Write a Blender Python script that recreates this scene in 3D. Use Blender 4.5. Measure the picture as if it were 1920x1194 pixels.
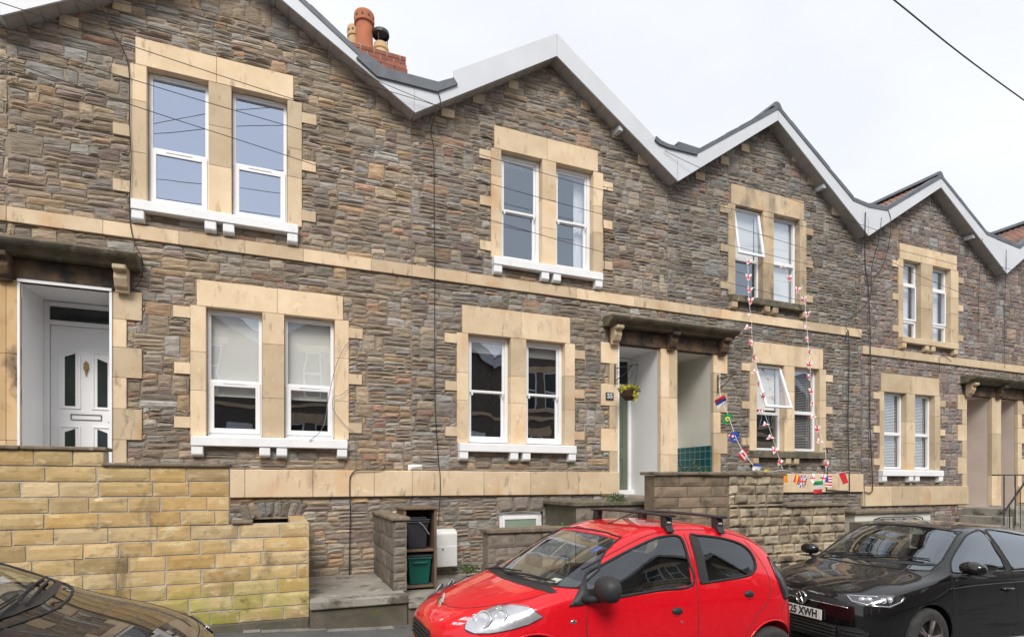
import bpy, bmesh, math, random
import numpy as np
from mathutils import Vector, Matrix, noise
from mathutils.geometry import delaunay_2d_cdt
from mathutils.bvhtree import BVHTree

R = math.radians
S = bpy.context.scene
COL = S.collection
for o in list(bpy.data.objects):
    bpy.data.objects.remove(o)

# ------------------------------------------------------------------ camera, sky, sun, exposure
# World: X along the terrace, Y into the facade (facade face at Y=0), Z=0 is eye level, road at about -1.67
F_PX, D = 1080.0, 8.8
AZ = math.atan(F_PX / 2640.0)
HOR = 903.0
cd = bpy.data.cameras.new("camera")
cam = bpy.data.objects.new("camera", cd)
COL.objects.link(cam)
cam.location = (0, -D, 0)
cam.rotation_euler = (R(90), 0, -AZ)
cd.sensor_width = 36
cd.lens = F_PX / 1920 * 36
cd.shift_y = (HOR - 597) / 1920
cd.clip_end = 2000
S.camera = cam
S.view_settings.view_transform = 'Standard'
S.view_settings.look = 'None'
S.view_settings.exposure = 1.0
S.view_settings.gamma = 1
S.view_settings.use_curve_mapping = False

SUN_EL, SUN_ROT = R(52), R(200)
w = bpy.data.worlds.new("World")
S.world = w
w.use_nodes = True
nt = w.node_tree
nt.nodes.clear()
out = nt.nodes.new('ShaderNodeOutputWorld')
bg = nt.nodes.new('ShaderNodeBackground')
sky = nt.nodes.new('ShaderNodeTexSky')
sky.sky_type = 'NISHITA'
sky.sun_disc = False
sky.sun_elevation = SUN_EL
sky.sun_rotation = SUN_ROT
sc_ = nt.nodes.new('ShaderNodeVectorMath'); sc_.operation = 'SCALE'; sc_.inputs['Scale'].default_value = 0.11
nt.links.new(sky.outputs[0], sc_.inputs[0])
tc = nt.nodes.new('ShaderNodeTexCoord')
mp = nt.nodes.new('ShaderNodeMapping'); mp.inputs['Scale'].default_value = (1, 1, 2.2)
nt.links.new(tc.outputs['Generated'], mp.inputs[0])
nz = nt.nodes.new('ShaderNodeTexNoise'); nz.inputs['Scale'].default_value = 2.3; nz.inputs['Detail'].default_value = 6; nz.inputs['Roughness'].default_value = .5
nt.links.new(mp.outputs[0], nz.inputs[0])
cr = nt.nodes.new('ShaderNodeValToRGB')
cr.color_ramp.elements[0].position = .35; cr.color_ramp.elements[0].color = (.475, .487, .508, 1)
cr.color_ramp.elements[1].position = .62; cr.color_ramp.elements[1].color = (.535, .54, .553, 1)
nt.links.new(nz.outputs[0], cr.inputs[0])
mx = nt.nodes.new('ShaderNodeMixRGB'); mx.inputs[0].default_value = .93
nt.links.new(sc_.outputs[0], mx.inputs[1]); nt.links.new(cr.outputs[0], mx.inputs[2])
nt.links.new(mx.outputs[0], bg.inputs[0]); bg.inputs[1].default_value = 1.0
nt.links.new(bg.outputs[0], out.inputs[0])

sd = bpy.data.lights.new("sun", 'SUN')
sd.energy = 1.5; sd.angle = R(24); sd.color = (1.0, .95, .88)
sun = bpy.data.objects.new("sun", sd); COL.objects.link(sun)
# light travels from the street side, high and from the left
sun.rotation_euler = Vector((0.32, 0.78, -0.80)).to_track_quat('-Z', 'Y').to_euler()

def W(px, py, Y=0.0):
    """point at depth Y seen at photo position (1920 wide)"""
    u = (px - 960) / F_PX
    t = (Y + D) / (-u * math.sin(AZ) + math.cos(AZ))
    return t * (u * math.cos(AZ) + math.sin(AZ)), (HOR - py) / F_PX * t
def WX(px, Y=0.0): return W(px, 903, Y)[0]
def P3(px, py, Y=0.0):
    x, z = W(px, py, Y)
    return (x, Y, z)
def G(x): return -1.674 - .045 * x        # road level

# ------------------------------------------------------------------ materials
MATS = {}
def newmat(name):
    m = bpy.data.materials.new(name); m.use_nodes = True
    n = m.node_tree.nodes; b = n['Principled BSDF']
    MATS[name] = m
    return m, m.node_tree, b
def N(t, typ, **k):
    n = t.nodes.new(typ)
    for a, v in k.items():
        if a.startswith('i_'): n.inputs[a[2:].replace('_', ' ')].default_value = v
        else: setattr(n, a, v)
    return n
def coords(t, scale=(1, 1, 1), rot=(0, 0, 0)):
    tc = N(t, 'ShaderNodeTexCoord'); mp = N(t, 'ShaderNodeMapping')
    mp.inputs['Scale'].default_value = scale; mp.inputs['Rotation'].default_value = rot
    t.links.new(tc.outputs['Object'], mp.inputs[0]); return mp.outputs[0]
def noise_n(t, vec, scale, detail=5, rough=.55, dist=0):
    n = N(t, 'ShaderNodeTexNoise'); n.inputs['Scale'].default_value = scale; n.inputs['Detail'].default_value = detail
    n.inputs['Roughness'].default_value = rough; n.inputs['Distortion'].default_value = dist
    t.links.new(vec, n.inputs[0]); return n.outputs[0]
def ramp(t, fac, stops, interp='LINEAR'):
    r = N(t, 'ShaderNodeValToRGB'); e = r.color_ramp; e.interpolation = interp
    while len(e.elements) < len(stops): e.elements.new(.5)
    for el, (p, c) in zip(e.elements, stops):
        el.position = p; el.color = (*c, 1) if len(c) == 3 else c
    t.links.new(fac, r.inputs[0]); return r.outputs[0]
def mixc(t, fac, a, b, mode='MIX'):
    m = N(t, 'ShaderNodeMixRGB', blend_type=mode)
    for i, v in enumerate((fac, a, b)):
        if isinstance(v, bpy.types.NodeSocket): t.links.new(v, m.inputs[i])
        elif i == 0: m.inputs[0].default_value = v
        else: m.inputs[i].default_value = (*v, 1)
    return m.outputs[0]
def attr(t):
    a = N(t, 'ShaderNodeAttribute', attribute_name='rnd')
    s = N(t, 'ShaderNodeSeparateColor'); t.links.new(a.outputs['Color'], s.inputs[0]); return s.outputs
def math_n(t, op, a, b=0.0, c=0.0):
    m = N(t, 'ShaderNodeMath', operation=op)
    for i, v in enumerate((a, b, c)):
        if isinstance(v, bpy.types.NodeSocket): t.links.new(v, m.inputs[i])
        else: m.inputs[i].default_value = v
    return m.outputs[0]
def bump(t, b, h, strength, dist):
    n = N(t, 'ShaderNodeBump'); n.inputs['Strength'].default_value = strength; n.inputs['Distance'].default_value = dist
    t.links.new(h, n.inputs['Height']); t.links.new(n.outputs[0], b.inputs['Normal']); return n
def surf(name, c1, c2=None, scale=6, rough=.8, bmp=.3, bscale=50, bdist=.004, stretch=(1, 1, 1), rnd=0.0,
         metal=0, coat=0, stains=(), spec=.5, detail=5):
    m, t, b = newmat(name)
    c2 = c2 or tuple(v * .8 for v in c1)
    v = coords(t, stretch)
    c = mixc(t, ramp(t, noise_n(t, v, scale, detail), [(.32, (0, 0, 0)), (.68, (1, 1, 1))]), c1, c2)
    for (sc, ssc, th, so, st) in stains:
        f = ramp(t, noise_n(t, coords(t, st), ssc, 6, .62), [(th, (0, 0, 0)), (min(1, th + so), (1, 1, 1))])
        c = mixc(t, f, c, sc)
    if rnd:
        a = attr(t)
        k = math_n(t, 'MULTIPLY_ADD', a[0], rnd, 1 - rnd / 2)
        cc = N(t, 'ShaderNodeVectorMath', operation='SCALE'); t.links.new(c, cc.inputs[0]); t.links.new(k, cc.inputs['Scale']); c = cc.outputs[0]
    t.links.new(c, b.inputs['Base Color'])
    b.inputs['Roughness'].default_value = rough; b.inputs['Metallic'].default_value = metal
    b.inputs['Specular IOR Level'].default_value = spec
    if coat: b.inputs['Coat Weight'].default_value = coat; b.inputs['Coat Roughness'].default_value = .03
    if bmp: bump(t, b, noise_n(t, coords(t), bscale, 6, .6), bmp, bdist)
    return m

def stone_mat(name, stops, tint=(1, 1, 1), bright=1.0):
    m, t, b = newmat(name)
    a = attr(t)
    av = [sum(c[k] for _, c in stops) / len(stops) for k in range(3)]
    stops = [(p, tuple(c[k] * .66 + av[k] * .34 for k in range(3))) for p, c in stops]
    c = ramp(t, a[0], stops)
    v = coords(t, (1.2, 1.2, 5.5))
    c = mixc(t, .75, c, ramp(t, noise_n(t, v, 7, 8, .7), [(.28, (.5, .48, .47)), (.5, (1, 1, 1)), (.72, (1.5, 1.48, 1.45))]), 'MULTIPLY')
    # rusty and pale lichen patches inside stones
    f = ramp(t, noise_n(t, coords(t, (1, 1, 2.5)), 4.5, 7, .65), [(.60, (0, 0, 0)), (.72, (1, 1, 1))])
    c = mixc(t, math_n(t, 'MULTIPLY', f, .55), c, (.33, .20, .12))
    f = ramp(t, noise_n(t, coords(t, (1, 1, 2)), 17, 6, .7), [(.62, (0, 0, 0)), (.74, (1, 1, 1))])
    c = mixc(t, math_n(t, 'MULTIPLY', f, .35), c, (.55, .53, .48))
    k = math_n(t, 'MULTIPLY_ADD', a[1], .62, .80)
    k = math_n(t, 'MULTIPLY', k, math_n(t, 'MULTIPLY_ADD', noise_n(t, coords(t), .55, 4, .6), .7, .66))
    cc = N(t, 'ShaderNodeVectorMath', operation='SCALE'); t.links.new(c, cc.inputs[0]); t.links.new(k, cc.inputs['Scale'])
    c = mixc(t, 1.0, cc.outputs[0], tuple(x * bright for x in tint), 'MULTIPLY')
    t.links.new(c, b.inputs['Base Color'])
    b.inputs['Roughness'].default_value = .88; b.inputs['Specular IOR Level'].default_value = .3
    h = math_n(t, 'ADD', noise_n(t, coords(t, (1, 1, 4.5)), 11, 9, .72), math_n(t, 'MULTIPLY', noise_n(t, coords(t), 60, 4, .6), .35))
    bump(t, b, h, 1.0, .035)
    return m

WARM = [(0, (.20, .155, .115)), (.14, (.33, .25, .165)), (.28, (.235, .205, .165)), (.42, (.25, .25, .24)), (.56, (.30, .235, .17)),
        (.68, (.20, .17, .145)), (.78, (.235, .17, .16)), (.86, (.33, .34, .335)), (.93, (.42, .29, .16)), (1, (.26, .125, .095))]
GREY = [(0, (.185, .155, .13)), (.16, (.25, .215, .175)), (.32, (.20, .185, .165)), (.46, (.235, .235, .23)), (.6, (.265, .225, .18)),
        (.72, (.16, .14, .125)), (.82, (.215, .175, .165)), (.9, (.27, .285, .285)), (.95, (.31, .225, .14)), (1, (.23, .12, .10))]
PURP = [(0, (.20, .16, .145)), (.16, (.22, .20, .185)), (.32, (.24, .175, .16)), (.46, (.22, .225, .225)), (.6, (.26, .205, .18)),
        (.72, (.16, .14, .13)), (.82, (.24, .16, .15)), (.9, (.26, .275, .28)), (.96, (.31, .22, .14)), (1, (.24, .12, .10))]
stone_mat('stone_warm', WARM, tint=(.975, .985, .965), bright=1.28)
stone_mat('stone_mid', [tuple([p, tuple((x + y) / 2 for x, y in zip(c, c2))]) for (p, c), (_, c2) in zip(WARM, GREY)], tint=(.97, .985, .97), bright=1.2)
stone_mat('stone_grey', GREY, tint=(.965, .985, .975), bright=1.12)
stone_mat('stone_purple', PURP, tint=(.98, .99, .97), bright=1.15)
surf('mortar', (.36, .295, .225), (.22, .185, .145), 5, .95, .8, 45, .02)
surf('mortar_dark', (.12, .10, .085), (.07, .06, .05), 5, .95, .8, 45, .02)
BATH = (.71, .565, .39)
def bath(name, c1=BATH, c2=(.60, .455, .295), dirt=.6, dirtc=(.27, .21, .15)):
    return surf(name, c1, c2, 2.6, .88, .6, 60, .004, rnd=.42,
                stains=[(dirtc, 3.2, dirt, .22, (1, 1, .45)), ((.78, .62, .40), 5, .62, .12, (1, 1, 1)), ((.10, .075, .05), 22, .73, .04, (1, 1, 1)), ((.60, .35, .17), 1.7, .56, .2, (1, 1, .7)), ((.36, .27, .18), 9, .60, .12, (1, 1, .3)), ((.17, .14, .11), 3.1, .68, .08, (1, 1, .6)), ((.80, .70, .54), 11, .66, .1, (1, 1, 1))])
bath('bath_stone', dirt=.60)
surf('bath_stone_stained', (.66, .47, .27), (.58, .36, .16), 1.6, .9, .6, 60, .004, rnd=.3, stains=[((.30, .16, .07), 1.4, .50, .16, (1, 1, .7)), ((.07, .055, .04), 1.9, .60, .14, (1, 1, .6)), ((.40, .34, .30), 4, .66, .1, (1, 1, 1))])
bath('bath_stone_weathered', (.60, .47, .31), (.46, .36, .24), dirt=.5, dirtc=(.20, .16, .12))
bath('bath_stone_pale', (.66, .53, .36), (.55, .42, .27), dirt=.68)
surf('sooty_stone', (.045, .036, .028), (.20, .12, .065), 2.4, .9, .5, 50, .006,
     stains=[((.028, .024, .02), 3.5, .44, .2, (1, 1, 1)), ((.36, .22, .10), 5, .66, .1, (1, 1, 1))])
surf('mossy_stone', (.20, .17, .12), (.09, .08, .06), 5, .95, .9, 40, .012, stains=[((.30, .28, .22), 9, .58, .12, (1, 1, 1)), ((.11, .11, .04), 4, .55, .15, (1, 1, 1))])
surf('white_upvc', (.86, .87, .88), (.82, .83, .85), 2, .28, 0)
surf('white_gloss_timber', (.85, .86, .87), (.79, .80, .81), 4, .35, .15, 30, .002)
surf('white_masonry_paint', (.87, .88, .89), (.80, .81, .82), 5, .6, .4, 40, .004, stains=[((.52, .49, .42), 7, .62, .14, (1, 1, .4)), ((.30, .28, .22), 19, .70, .06, (1, 1, .6))])
surf('white_render', (.90, .90, .90), (.87, .87, .88), 2, .7, .15, 30, .003)
surf('cream_render', (.74, .73, .65), (.68, .66, .58), 2, .7, .15, 30, .003)
surf('pink_render', (.72, .62, .55), (.62, .52, .45), 2, .7, .2, 30, .003)
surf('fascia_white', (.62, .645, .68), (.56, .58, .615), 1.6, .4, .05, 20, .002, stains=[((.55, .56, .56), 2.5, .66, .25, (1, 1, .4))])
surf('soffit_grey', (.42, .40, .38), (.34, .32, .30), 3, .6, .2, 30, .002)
surf('lead_grey', (.13, .145, .165), (.09, .10, .12), 5, .55, .3, 30, .003)
surf('roof_tile_brown', (.26, .14, .10), (.15, .085, .065), 7, .85, .5, 40, .006, rnd=.5)
surf('slate_grey', (.10, .105, .115), (.07, .075, .085), 7, .7, .5, 40, .006, rnd=.5)
surf('brick_red', (.34, .12, .075), (.22, .08, .055), 9, .85, .6, 60, .005, rnd=.5, stains=[((.45, .40, .36), 9, .66, .1, (1, 1, 1))])
surf('lime_mortar', (.52, .48, .42), (.40, .37, .32), 9, .95, .5, 60, .005)
surf('terracotta', (.50, .17, .075), (.36, .12, .06), 6, .8, .3, 40, .003)
surf('buff_clay', (.62, .42, .22), (.52, .36, .20), 6, .8, .3, 40, .003)
surf('black_metal', (.02, .02, .022), (.03, .03, .032), 8, .45, .1, 40, .001)
surf('cable_black', (.022, .022, .024), (.03, .03, .03), 8, .6, 0)
surf('cable_grey', (.22, .22, .23), (.16, .16, .17), 8, .6, 0)
surf('steel', (.45, .45, .46), (.35, .35, .36), 8, .35, 0, metal=.8)
surf('asphalt', (.13, .128, .125), (.085, .085, .086), 3, .9, .9, 110, .01, stains=[((.22, .215, .2), 90, .60, .06, (1, 1, 1)), ((.05, .05, .05), 1.1, .6, .05, (.4, 1.5, 1)), ((.04, .04, .04), 55, .66, .05, (1, 1, 1)), ((.20, .19, .17), 2.3, .62, .1, (.6, 2, 1))])
surf('concrete', (.36, .335, .29), (.24, .225, .195), 2.2, .92, .9, 60, .008, stains=[((.11, .10, .08), 3, .54, .12, (1, 1, 1)), ((.14, .15, .06), 5, .66, .1, (1, 1, 1)), ((.48, .46, .41), 7, .62, .1, (1, 1, 1)), ((.08, .07, .06), 24, .66, .05, (1, 1, 1))])
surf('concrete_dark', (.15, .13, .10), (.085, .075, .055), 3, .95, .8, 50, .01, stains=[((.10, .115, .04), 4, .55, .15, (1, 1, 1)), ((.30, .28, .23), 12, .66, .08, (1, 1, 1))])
surf('kerb_pale', (.27, .255, .22), (.14, .13, .115), 6, .95, .7, 50, .01)
surf('coping', (.25, .20, .14), (.13, .105, .075), 6, .95, .9, 45, .012, stains=[((.42, .38, .30), 14, .62, .08, (1, 1, 1)), ((.05, .045, .035), 6, .6, .1, (1, 1, 1))])
surf('timber_old', (.20, .13, .085), (.12, .08, .055), 5, .85, .5, 40, .004, stretch=(6, 6, .6))
surf('bin_green', (.0, .10, .075), (.0, .085, .065), 3, .45, .1, 30, .001)
surf('bin_dark', (.018, .02, .026), (.03, .032, .038), 3, .5, .1, 30, .001)
surf('meter_white', (.74, .74, .72), (.66, .66, .64), 3, .5, .05, 30, .001)
surf('green_paint', (.14, .175, .125), (.12, .15, .105), 3, .4, 0)
surf('sage_panel', (.26, .33, .25), (.23, .29, .22), 3, .6, 0)
surf('room_dark', (.10, .09, .08), (.06, .055, .05), 2, .9, 0)
surf('dark_glass', (.035, .045, .045), (.02, .028, .03), 2, .10, 0)
surf('blind_white', (.80, .81, .78), (.76, .77, .74), 2, .8, 0)
surf('net_white', (.80, .82, .84), (.70, .72, .74), 9, .9, 0, stretch=(6, 1, .5))
surf('slat_blind', (.82, .83, .84), (.78, .78, .8), 2, .6, 0)
surf('leaf', (.07, .12, .035), (.12, .16, .05), 12, .7, 0, rnd=.6)
surf('flower_yellow', (.75, .62, .04), (.65, .55, .05), 12, .7, 0)
surf('flower_white', (.7, .7, .72), (.55, .5, .65), 12, .7, 0)
surf('wicker', (.09, .05, .03), (.05, .03, .02), 40, .9, .8, 60, .01)
surf('brass', (.35, .25, .10), (.25, .18, .08), 12, .4, 0, metal=.8)
surf('slate_plate', (.06, .075, .09), (.05, .06, .07), 12, .5, 0)
for nme, c in dict(red=(.70, .03, .04), white=(.80, .80, .82), blue=(.03, .08, .42), green=(.02, .36, .10), yellow=(.8, .62, .03), orange=(.85, .30, .03), black=(.02, .02, .02)).items():
    surf('cloth_' + nme, c, tuple(x * .85 for x in c), 10, .85, 0)

def glass(name, refl=.32, tint=(.80, .88, 1.0), trans=(.55, .58, .58), rough=.0):
    m, t, b = newmat(name); t.nodes.remove(b)
    o = t.nodes['Material Output']
    tr = N(t, 'ShaderNodeBsdfTransparent'); tr.inputs[0].default_value = (*trans, 1)
    gl = N(t, 'ShaderNodeBsdfGlossy'); gl.inputs['Roughness'].default_value = rough; gl.inputs[0].default_value = (*tint, 1)
    fr = N(t, 'ShaderNodeLayerWeight'); fr.inputs[0].default_value = .5
    f = math_n(t, 'MINIMUM', math_n(t, 'ADD', math_n(t, 'MULTIPLY', math_n(t, 'POWER', fr.outputs['Facing'], 4.0), .8), refl + .04), 1.0)
    # panes are never dead flat
    bn = N(t, 'ShaderNodeBump'); bn.inputs['Strength'].default_value = .12; bn.inputs['Distance'].default_value = .02
    t.links.new(noise_n(t, coords(t), 2.2, 1), bn.inputs['Height']); t.links.new(bn.outputs[0], gl.inputs['Normal'])
    mxs = N(t, 'ShaderNodeMixShader'); t.links.new(f, mxs.inputs[0]); t.links.new(tr.outputs[0], mxs.inputs[1]); t.links.new(gl.outputs[0], mxs.inputs[2])
    t.links.new(mxs.outputs[0], o.inputs[0]); return m
glass('window_glass', .21, trans=(1, 1, .99))
glass('window_glass_blue', .56, (.70, .79, .98), (.25, .28, .30))
glass('window_glass_pale', .24, (.78, .87, 1.0), (.97, .98, 1))
glass('window_glass_dark', .26, (.85, .9, 1.0), (.75, .75, .75))
glass('car_glass', .08, (.9, .95, 1.0), (.88, .92, .88))
glass('car_glass_bright', .20, (.85, .92, 1.0), (.6, .64, .62))
glass('car_glass_dark', .05, (.9, .95, 1.0), (.16, .17, .17))

def tile_mat(name, c, grout, size, rot=True):
    m, t, b = newmat(name)
    v = coords(t, (1, 1, 1))
    s = N(t, 'ShaderNodeSeparateXYZ'); t.links.new(v, s.inputs[0])
    cb = N(t, 'ShaderNodeCombineXYZ')
    t.links.new(math_n(t, 'ADD', s.outputs[0], s.outputs[1]), cb.inputs[0]); t.links.new(s.outputs[2], cb.inputs[1])
    br = N(t, 'ShaderNodeTexBrick', offset=0.0)
    br.inputs['Scale'].default_value = 1; br.inputs['Brick Width'].default_value = size; br.inputs['Row Height'].default_value = size
    br.inputs['Mortar Size'].default_value = .006
    br.inputs['Color1'].default_value = (*c, 1); br.inputs['Color2'].default_value = (*[x * .75 for x in c], 1); br.inputs['Mortar'].default_value = (*grout, 1)
    t.links.new(cb.outputs[0], br.inputs[0]); t.links.new(br.outputs[0], b.inputs['Base Color']); b.inputs['Roughness'].default_value = .15
    return m
tile_mat('teal_tile', (.0, .10, .105), (.25, .33, .33), .15)

# ------------------------------------------------------------------ mesh helpers
class MB:
    def __init__(s): s.v = []; s.f = []; s.m = []; s.c = []; s.cm = 0; s.cc = (.5, .5, .5)
    def add(s, vs, fs):
        b = len(s.v); s.v += [tuple(p) for p in vs]; s.c += [s.cc] * len(vs)
        for q in fs: s.f.append([b + i for i in q]); s.m.append(s.cm)
        return b
    def box(s, x0, x1, y0, y1, z0, z1):
        s.add([(x0, y0, z0), (x1, y0, z0), (x1, y1, z0), (x0, y1, z0), (x0, y0, z1), (x1, y0, z1), (x1, y1, z1), (x0, y1, z1)],
              [(0, 3, 2, 1), (4, 5, 6, 7), (0, 1, 5, 4), (1, 2, 6, 5), (2, 3, 7, 6), (3, 0, 4, 7)]); return s
    def prism(s, pts, y0, y1):           # polygon (x,z) extruded along y
        n = len(pts)
        s.add([(x, y0, z) for x, z in pts] + [(x, y1, z) for x, z in pts],
              [list(range(n)), list(range(2 * n - 1, n - 1, -1))] + [(i, n + i, n + (i + 1) % n, (i + 1) % n) for i in range(n)]); return s
    def prismx(s, pts, x0, x1):          # polygon (y,z) extruded along x
        n = len(pts)
        s.add([(x0, y, z) for y, z in pts] + [(x1, y, z) for y, z in pts],
              [list(range(n)), list(range(2 * n - 1, n - 1, -1))] + [(i, n + i, n + (i + 1) % n, (i + 1) % n) for i in range(n)]); return s
    def tube(s, pts, r, n=6):
        P = [Vector(p) for p in pts]; ring = []
        up = Vector((0, 0, 1))
        for i, p in enumerate(P):
            d = (P[min(i + 1, len(P) - 1)] - P[max(i - 1, 0)])
            if d.length < 1e-9: d = Vector((0, 0, 1))
            d.normalize()
            a = d.cross(up if abs(d.z) < .9 else Vector((1, 0, 0))).normalized(); b = d.cross(a)
            rr = r[i] if isinstance(r, (list, tuple)) else r
            ring.append([p + (a * math.cos(2 * math.pi * k / n) + b * math.sin(2 * math.pi * k / n)) * rr for k in range(n)])
        vs = [q for rg in ring for q in rg]; fs = []
        for i in range(len(P) - 1):
            for k in range(n): fs.append((i * n + k, i * n + (k + 1) % n, (i + 1) * n + (k + 1) % n, (i + 1) * n + k))
        fs.append(list(range(n))[::-1]); fs.append([(len(P) - 1) * n + k for k in range(n)])
        s.add(vs, fs); return s
    def lathe(s, prof, c=(0, 0, 0), n=20, axis='z'):
        vs = []; fs = []
        for r, h in prof:
            for k in range(n):
                a = 2 * math.pi * k / n
                q = (r * math.cos(a), r * math.sin(a), h) if axis == 'z' else (r * math.cos(a), h, r * math.sin(a))
                vs.append((q[0] + c[0], q[1] + c[1], q[2] + c[2]))
        for i in range(len(prof) - 1):
            for k in range(n): fs.append((i * n + k, i * n + (k + 1) % n, (i + 1) * n + (k + 1) % n, (i + 1) * n + k))
        s.add(vs, fs); return s
    def xf(s, M, start=0):
        for i in range(start, len(s.v)): s.v[i] = tuple(M @ Vector(s.v[i]))
        return s
    def build(s, name, mats, parent=None, bevel=0, smooth=False, local=False, seg=1, solid=0, fix=True):
        me = bpy.data.meshes.new(name)
        me.from_pydata(s.v, [], s.f)
        for m in (mats if isinstance(mats, (list, tuple)) else [mats]): me.materials.append(MATS[m])
        me.polygons.foreach_set('material_index', s.m)
        ca = me.color_attributes.new('rnd', 'FLOAT_COLOR', 'POINT')
        ca.data.foreach_set('color', [q for c in s.c for q in (*c, 1)])
        if smooth: me.polygons.foreach_set('use_smooth', [True] * len(s.f))
        if fix:
            bm = bmesh.new(); bm.from_mesh(me); bmesh.ops.recalc_face_normals(bm, faces=bm.faces); bm.to_mesh(me); bm.free()
        me.update()
        return link(name, me, parent, bevel, local, seg, solid)
def link(name, me, parent=None, bevel=0, local=False, seg=1, solid=0):
    o = bpy.data.objects.new(name, me); COL.objects.link(o)
    if parent is not None:
        o.parent = parent
        if parent.type == 'EMPTY' and not local: o.matrix_parent_inverse = parent.matrix_basis.inverted()
    if solid:
        md = o.modifiers.new('solid', 'SOLIDIFY'); md.thickness = solid; md.offset = 0
    if bevel:
        md = o.modifiers.new('bevel', 'BEVEL'); md.width = bevel; md.segments = seg; md.limit_method = 'ANGLE'
    return o
def tag(o, label=None, cat=None, group=None, kind=None):
    if label: o['label'] = label
    if cat: o['category'] = cat
    if group: o['group'] = group
    if kind: o['kind'] = kind
    return o
def thing(name, label, cat, loc=(0, 0, 0), group=None, rot=None):
    o = bpy.data.objects.new(name, None); COL.objects.link(o); o.location = loc; o.empty_display_size = .2
    if rot: o.rotation_euler = rot
    return tag(o, label, cat, group)
def smooth_pts(pts, n=6):
    """Catmull-Rom through the points"""
    P = [Vector(p) for p in pts]; r = []
    for i in range(len(P) - 1):
        a = P[max(i - 1, 0)]; b = P[i]; c = P[i + 1]; d = P[min(i + 2, len(P) - 1)]
        for k in range(n):
            t = k / n
            r.append(.5 * ((2 * b) + (c - a) * t + (2 * a - 5 * b + 4 * c - d) * t * t + (3 * b - a - 3 * c + d) * t ** 3))
    r.append(P[-1]); return r

def lay_stones(mb, rects, gap=.012, depth=.03, relief=.02, step=.05, wob=.008, back=.015, seed=0, ledge=22, edge=.02, tilt=.0):
    """rects (x0,x1,z0,z1,r,g): each becomes a rough faced block whose face looks along -y"""
    rng = random.Random(seed)
    for (x0, x1, z0, z1, cr_, cg_) in rects:
        w_, h_ = x1 - x0, z1 - z0
        nx = max(2, min(9, int(w_ / step + .6))) + 1; nzz = max(2, min(6, int(h_ / (step * .62) + .6))) + 1
        g = gap * (.6 + .8 * rng.random())
        j = [(rng.uniform(-1, 1) * wob, rng.uniform(-1, 1) * wob) for _ in range(4)]
        base = depth * (.55 + .6 * rng.random()); sd_ = rng.random() * 50
        tx, tz = rng.uniform(-1, 1) * tilt, rng.uniform(-1, 1) * tilt
        vs = []; X = nx + 2; Z = nzz + 2
        for b in range(Z):
            tb = min(max(b - 1, 0), nzz - 1) / (nzz - 1)
            for a in range(X):
                ta = min(max(a - 1, 0), nx - 1) / (nx - 1)
                jx = (j[0][0] * (1 - ta) + j[1][0] * ta) * (1 - tb) + (j[2][0] * (1 - ta) + j[3][0] * ta) * tb
                jz = (j[0][1] * (1 - ta) + j[1][1] * ta) * (1 - tb) + (j[2][1] * (1 - ta) + j[3][1] * ta) * tb
                x = x0 + g / 2 + (w_ - g) * ta + jx; z = z0 + g / 2 + (h_ - g) * tb + jz
                if a in (0, X - 1) or b in (0, Z - 1): y = back
                else:
                    nn = noise.noise(Vector((x * 5, z * ledge, sd_)))
                    e = min(ta * w_, (1 - ta) * w_, tb * h_, (1 - tb) * h_) / edge
                    e = min(1, e) ** .6
                    wv = noise.noise(Vector((x * 9, z * 9, sd_ + 7))) * wob * .8
                    y = -(.004 + base * (.25 + .75 * e) + relief * nn * (.35 + .65 * e) + (ta - .5) * tx + (tb - .5) * tz)
                    y = min(y, -.001); x += wv; z += wv * .6
                vs.append((x, y, z))
        mb.cc = (cr_, cg_, rng.random())
        mb.add(vs, [(b * X + a, b * X + a + 1, (b + 1) * X + a + 1, (b + 1) * X + a) for b in range(Z - 1) for a in range(X - 1)])

def pack_stones(x0, x1, z0, z1, blocked, gable, seed, big=1.0):
    """random rubble brought to rough courses: bands of uneven height, each filled with segments of one to four stones"""
    rng = random.Random(seed); raw = []; z = z0; sy = .72 if big > 2 else 1
    while z < z1:
        H = rng.choice((.09, .12, .15, .18, .21, .26)) * rng.uniform(.9, 1.1); x = x0 - rng.uniform(0, .3)
        while x < x1:
            L = rng.uniform(.12, .44) * (.8 if big > 2 else 1); u = rng.random()
            n = max(1, int(H / rng.choice((.055, .07, .09, .11, .2)) + .4))
            if big > 2: n = 1 if u < .5 or H < .15 else 2; L = min(L, H * rng.uniform(1, 2.4) + .06)
            if n == 1 and H > .17: L = rng.uniform(.16, .40)
            cuts = sorted([0, H] + [H * (k + rng.uniform(-.22, .22)) / n for k in range(1, n)])
            for a, b in zip(cuts[:-1], cuts[1:]):
                xs = [x, x + L]
                if L > .3 and rng.random() < .45: xs.insert(1, x + L * rng.uniform(.3, .7))
                sh = rng.uniform(-.0, .0)
                for c, d in zip(xs[:-1], xs[1:]): raw.append((c, d, z + a, z + b))
            x += L
        z += H
    res = []
    for r in raw:
        st = [(max(r[0], x0), min(r[1], x1), r[2], r[3])]
        for (a, b, c, d) in blocked:
            if r[1] <= a or r[0] >= b or r[3] <= c or r[2] >= d: continue
            nx_ = []
            for (p, q, s_, t) in st:
                if q <= a or p >= b or t <= c or s_ >= d: nx_.append((p, q, s_, t)); continue
                if p < a: nx_.append((p, a, s_, t))
                if q > b: nx_.append((b, q, s_, t))
                m0, m1 = max(p, a), min(q, b)
                if s_ < c: nx_.append((m0, m1, s_, c))
                if t > d: nx_.append((m0, m1, d, t))
            st = nx_
        for (p, q, s_, t) in st:
            if q - p > .03 and t - s_ > .022 and s_ < gable((p + q) / 2) + .03:
                res.append((p, q, s_, t, rng.random(), rng.random()))
    return res
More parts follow.
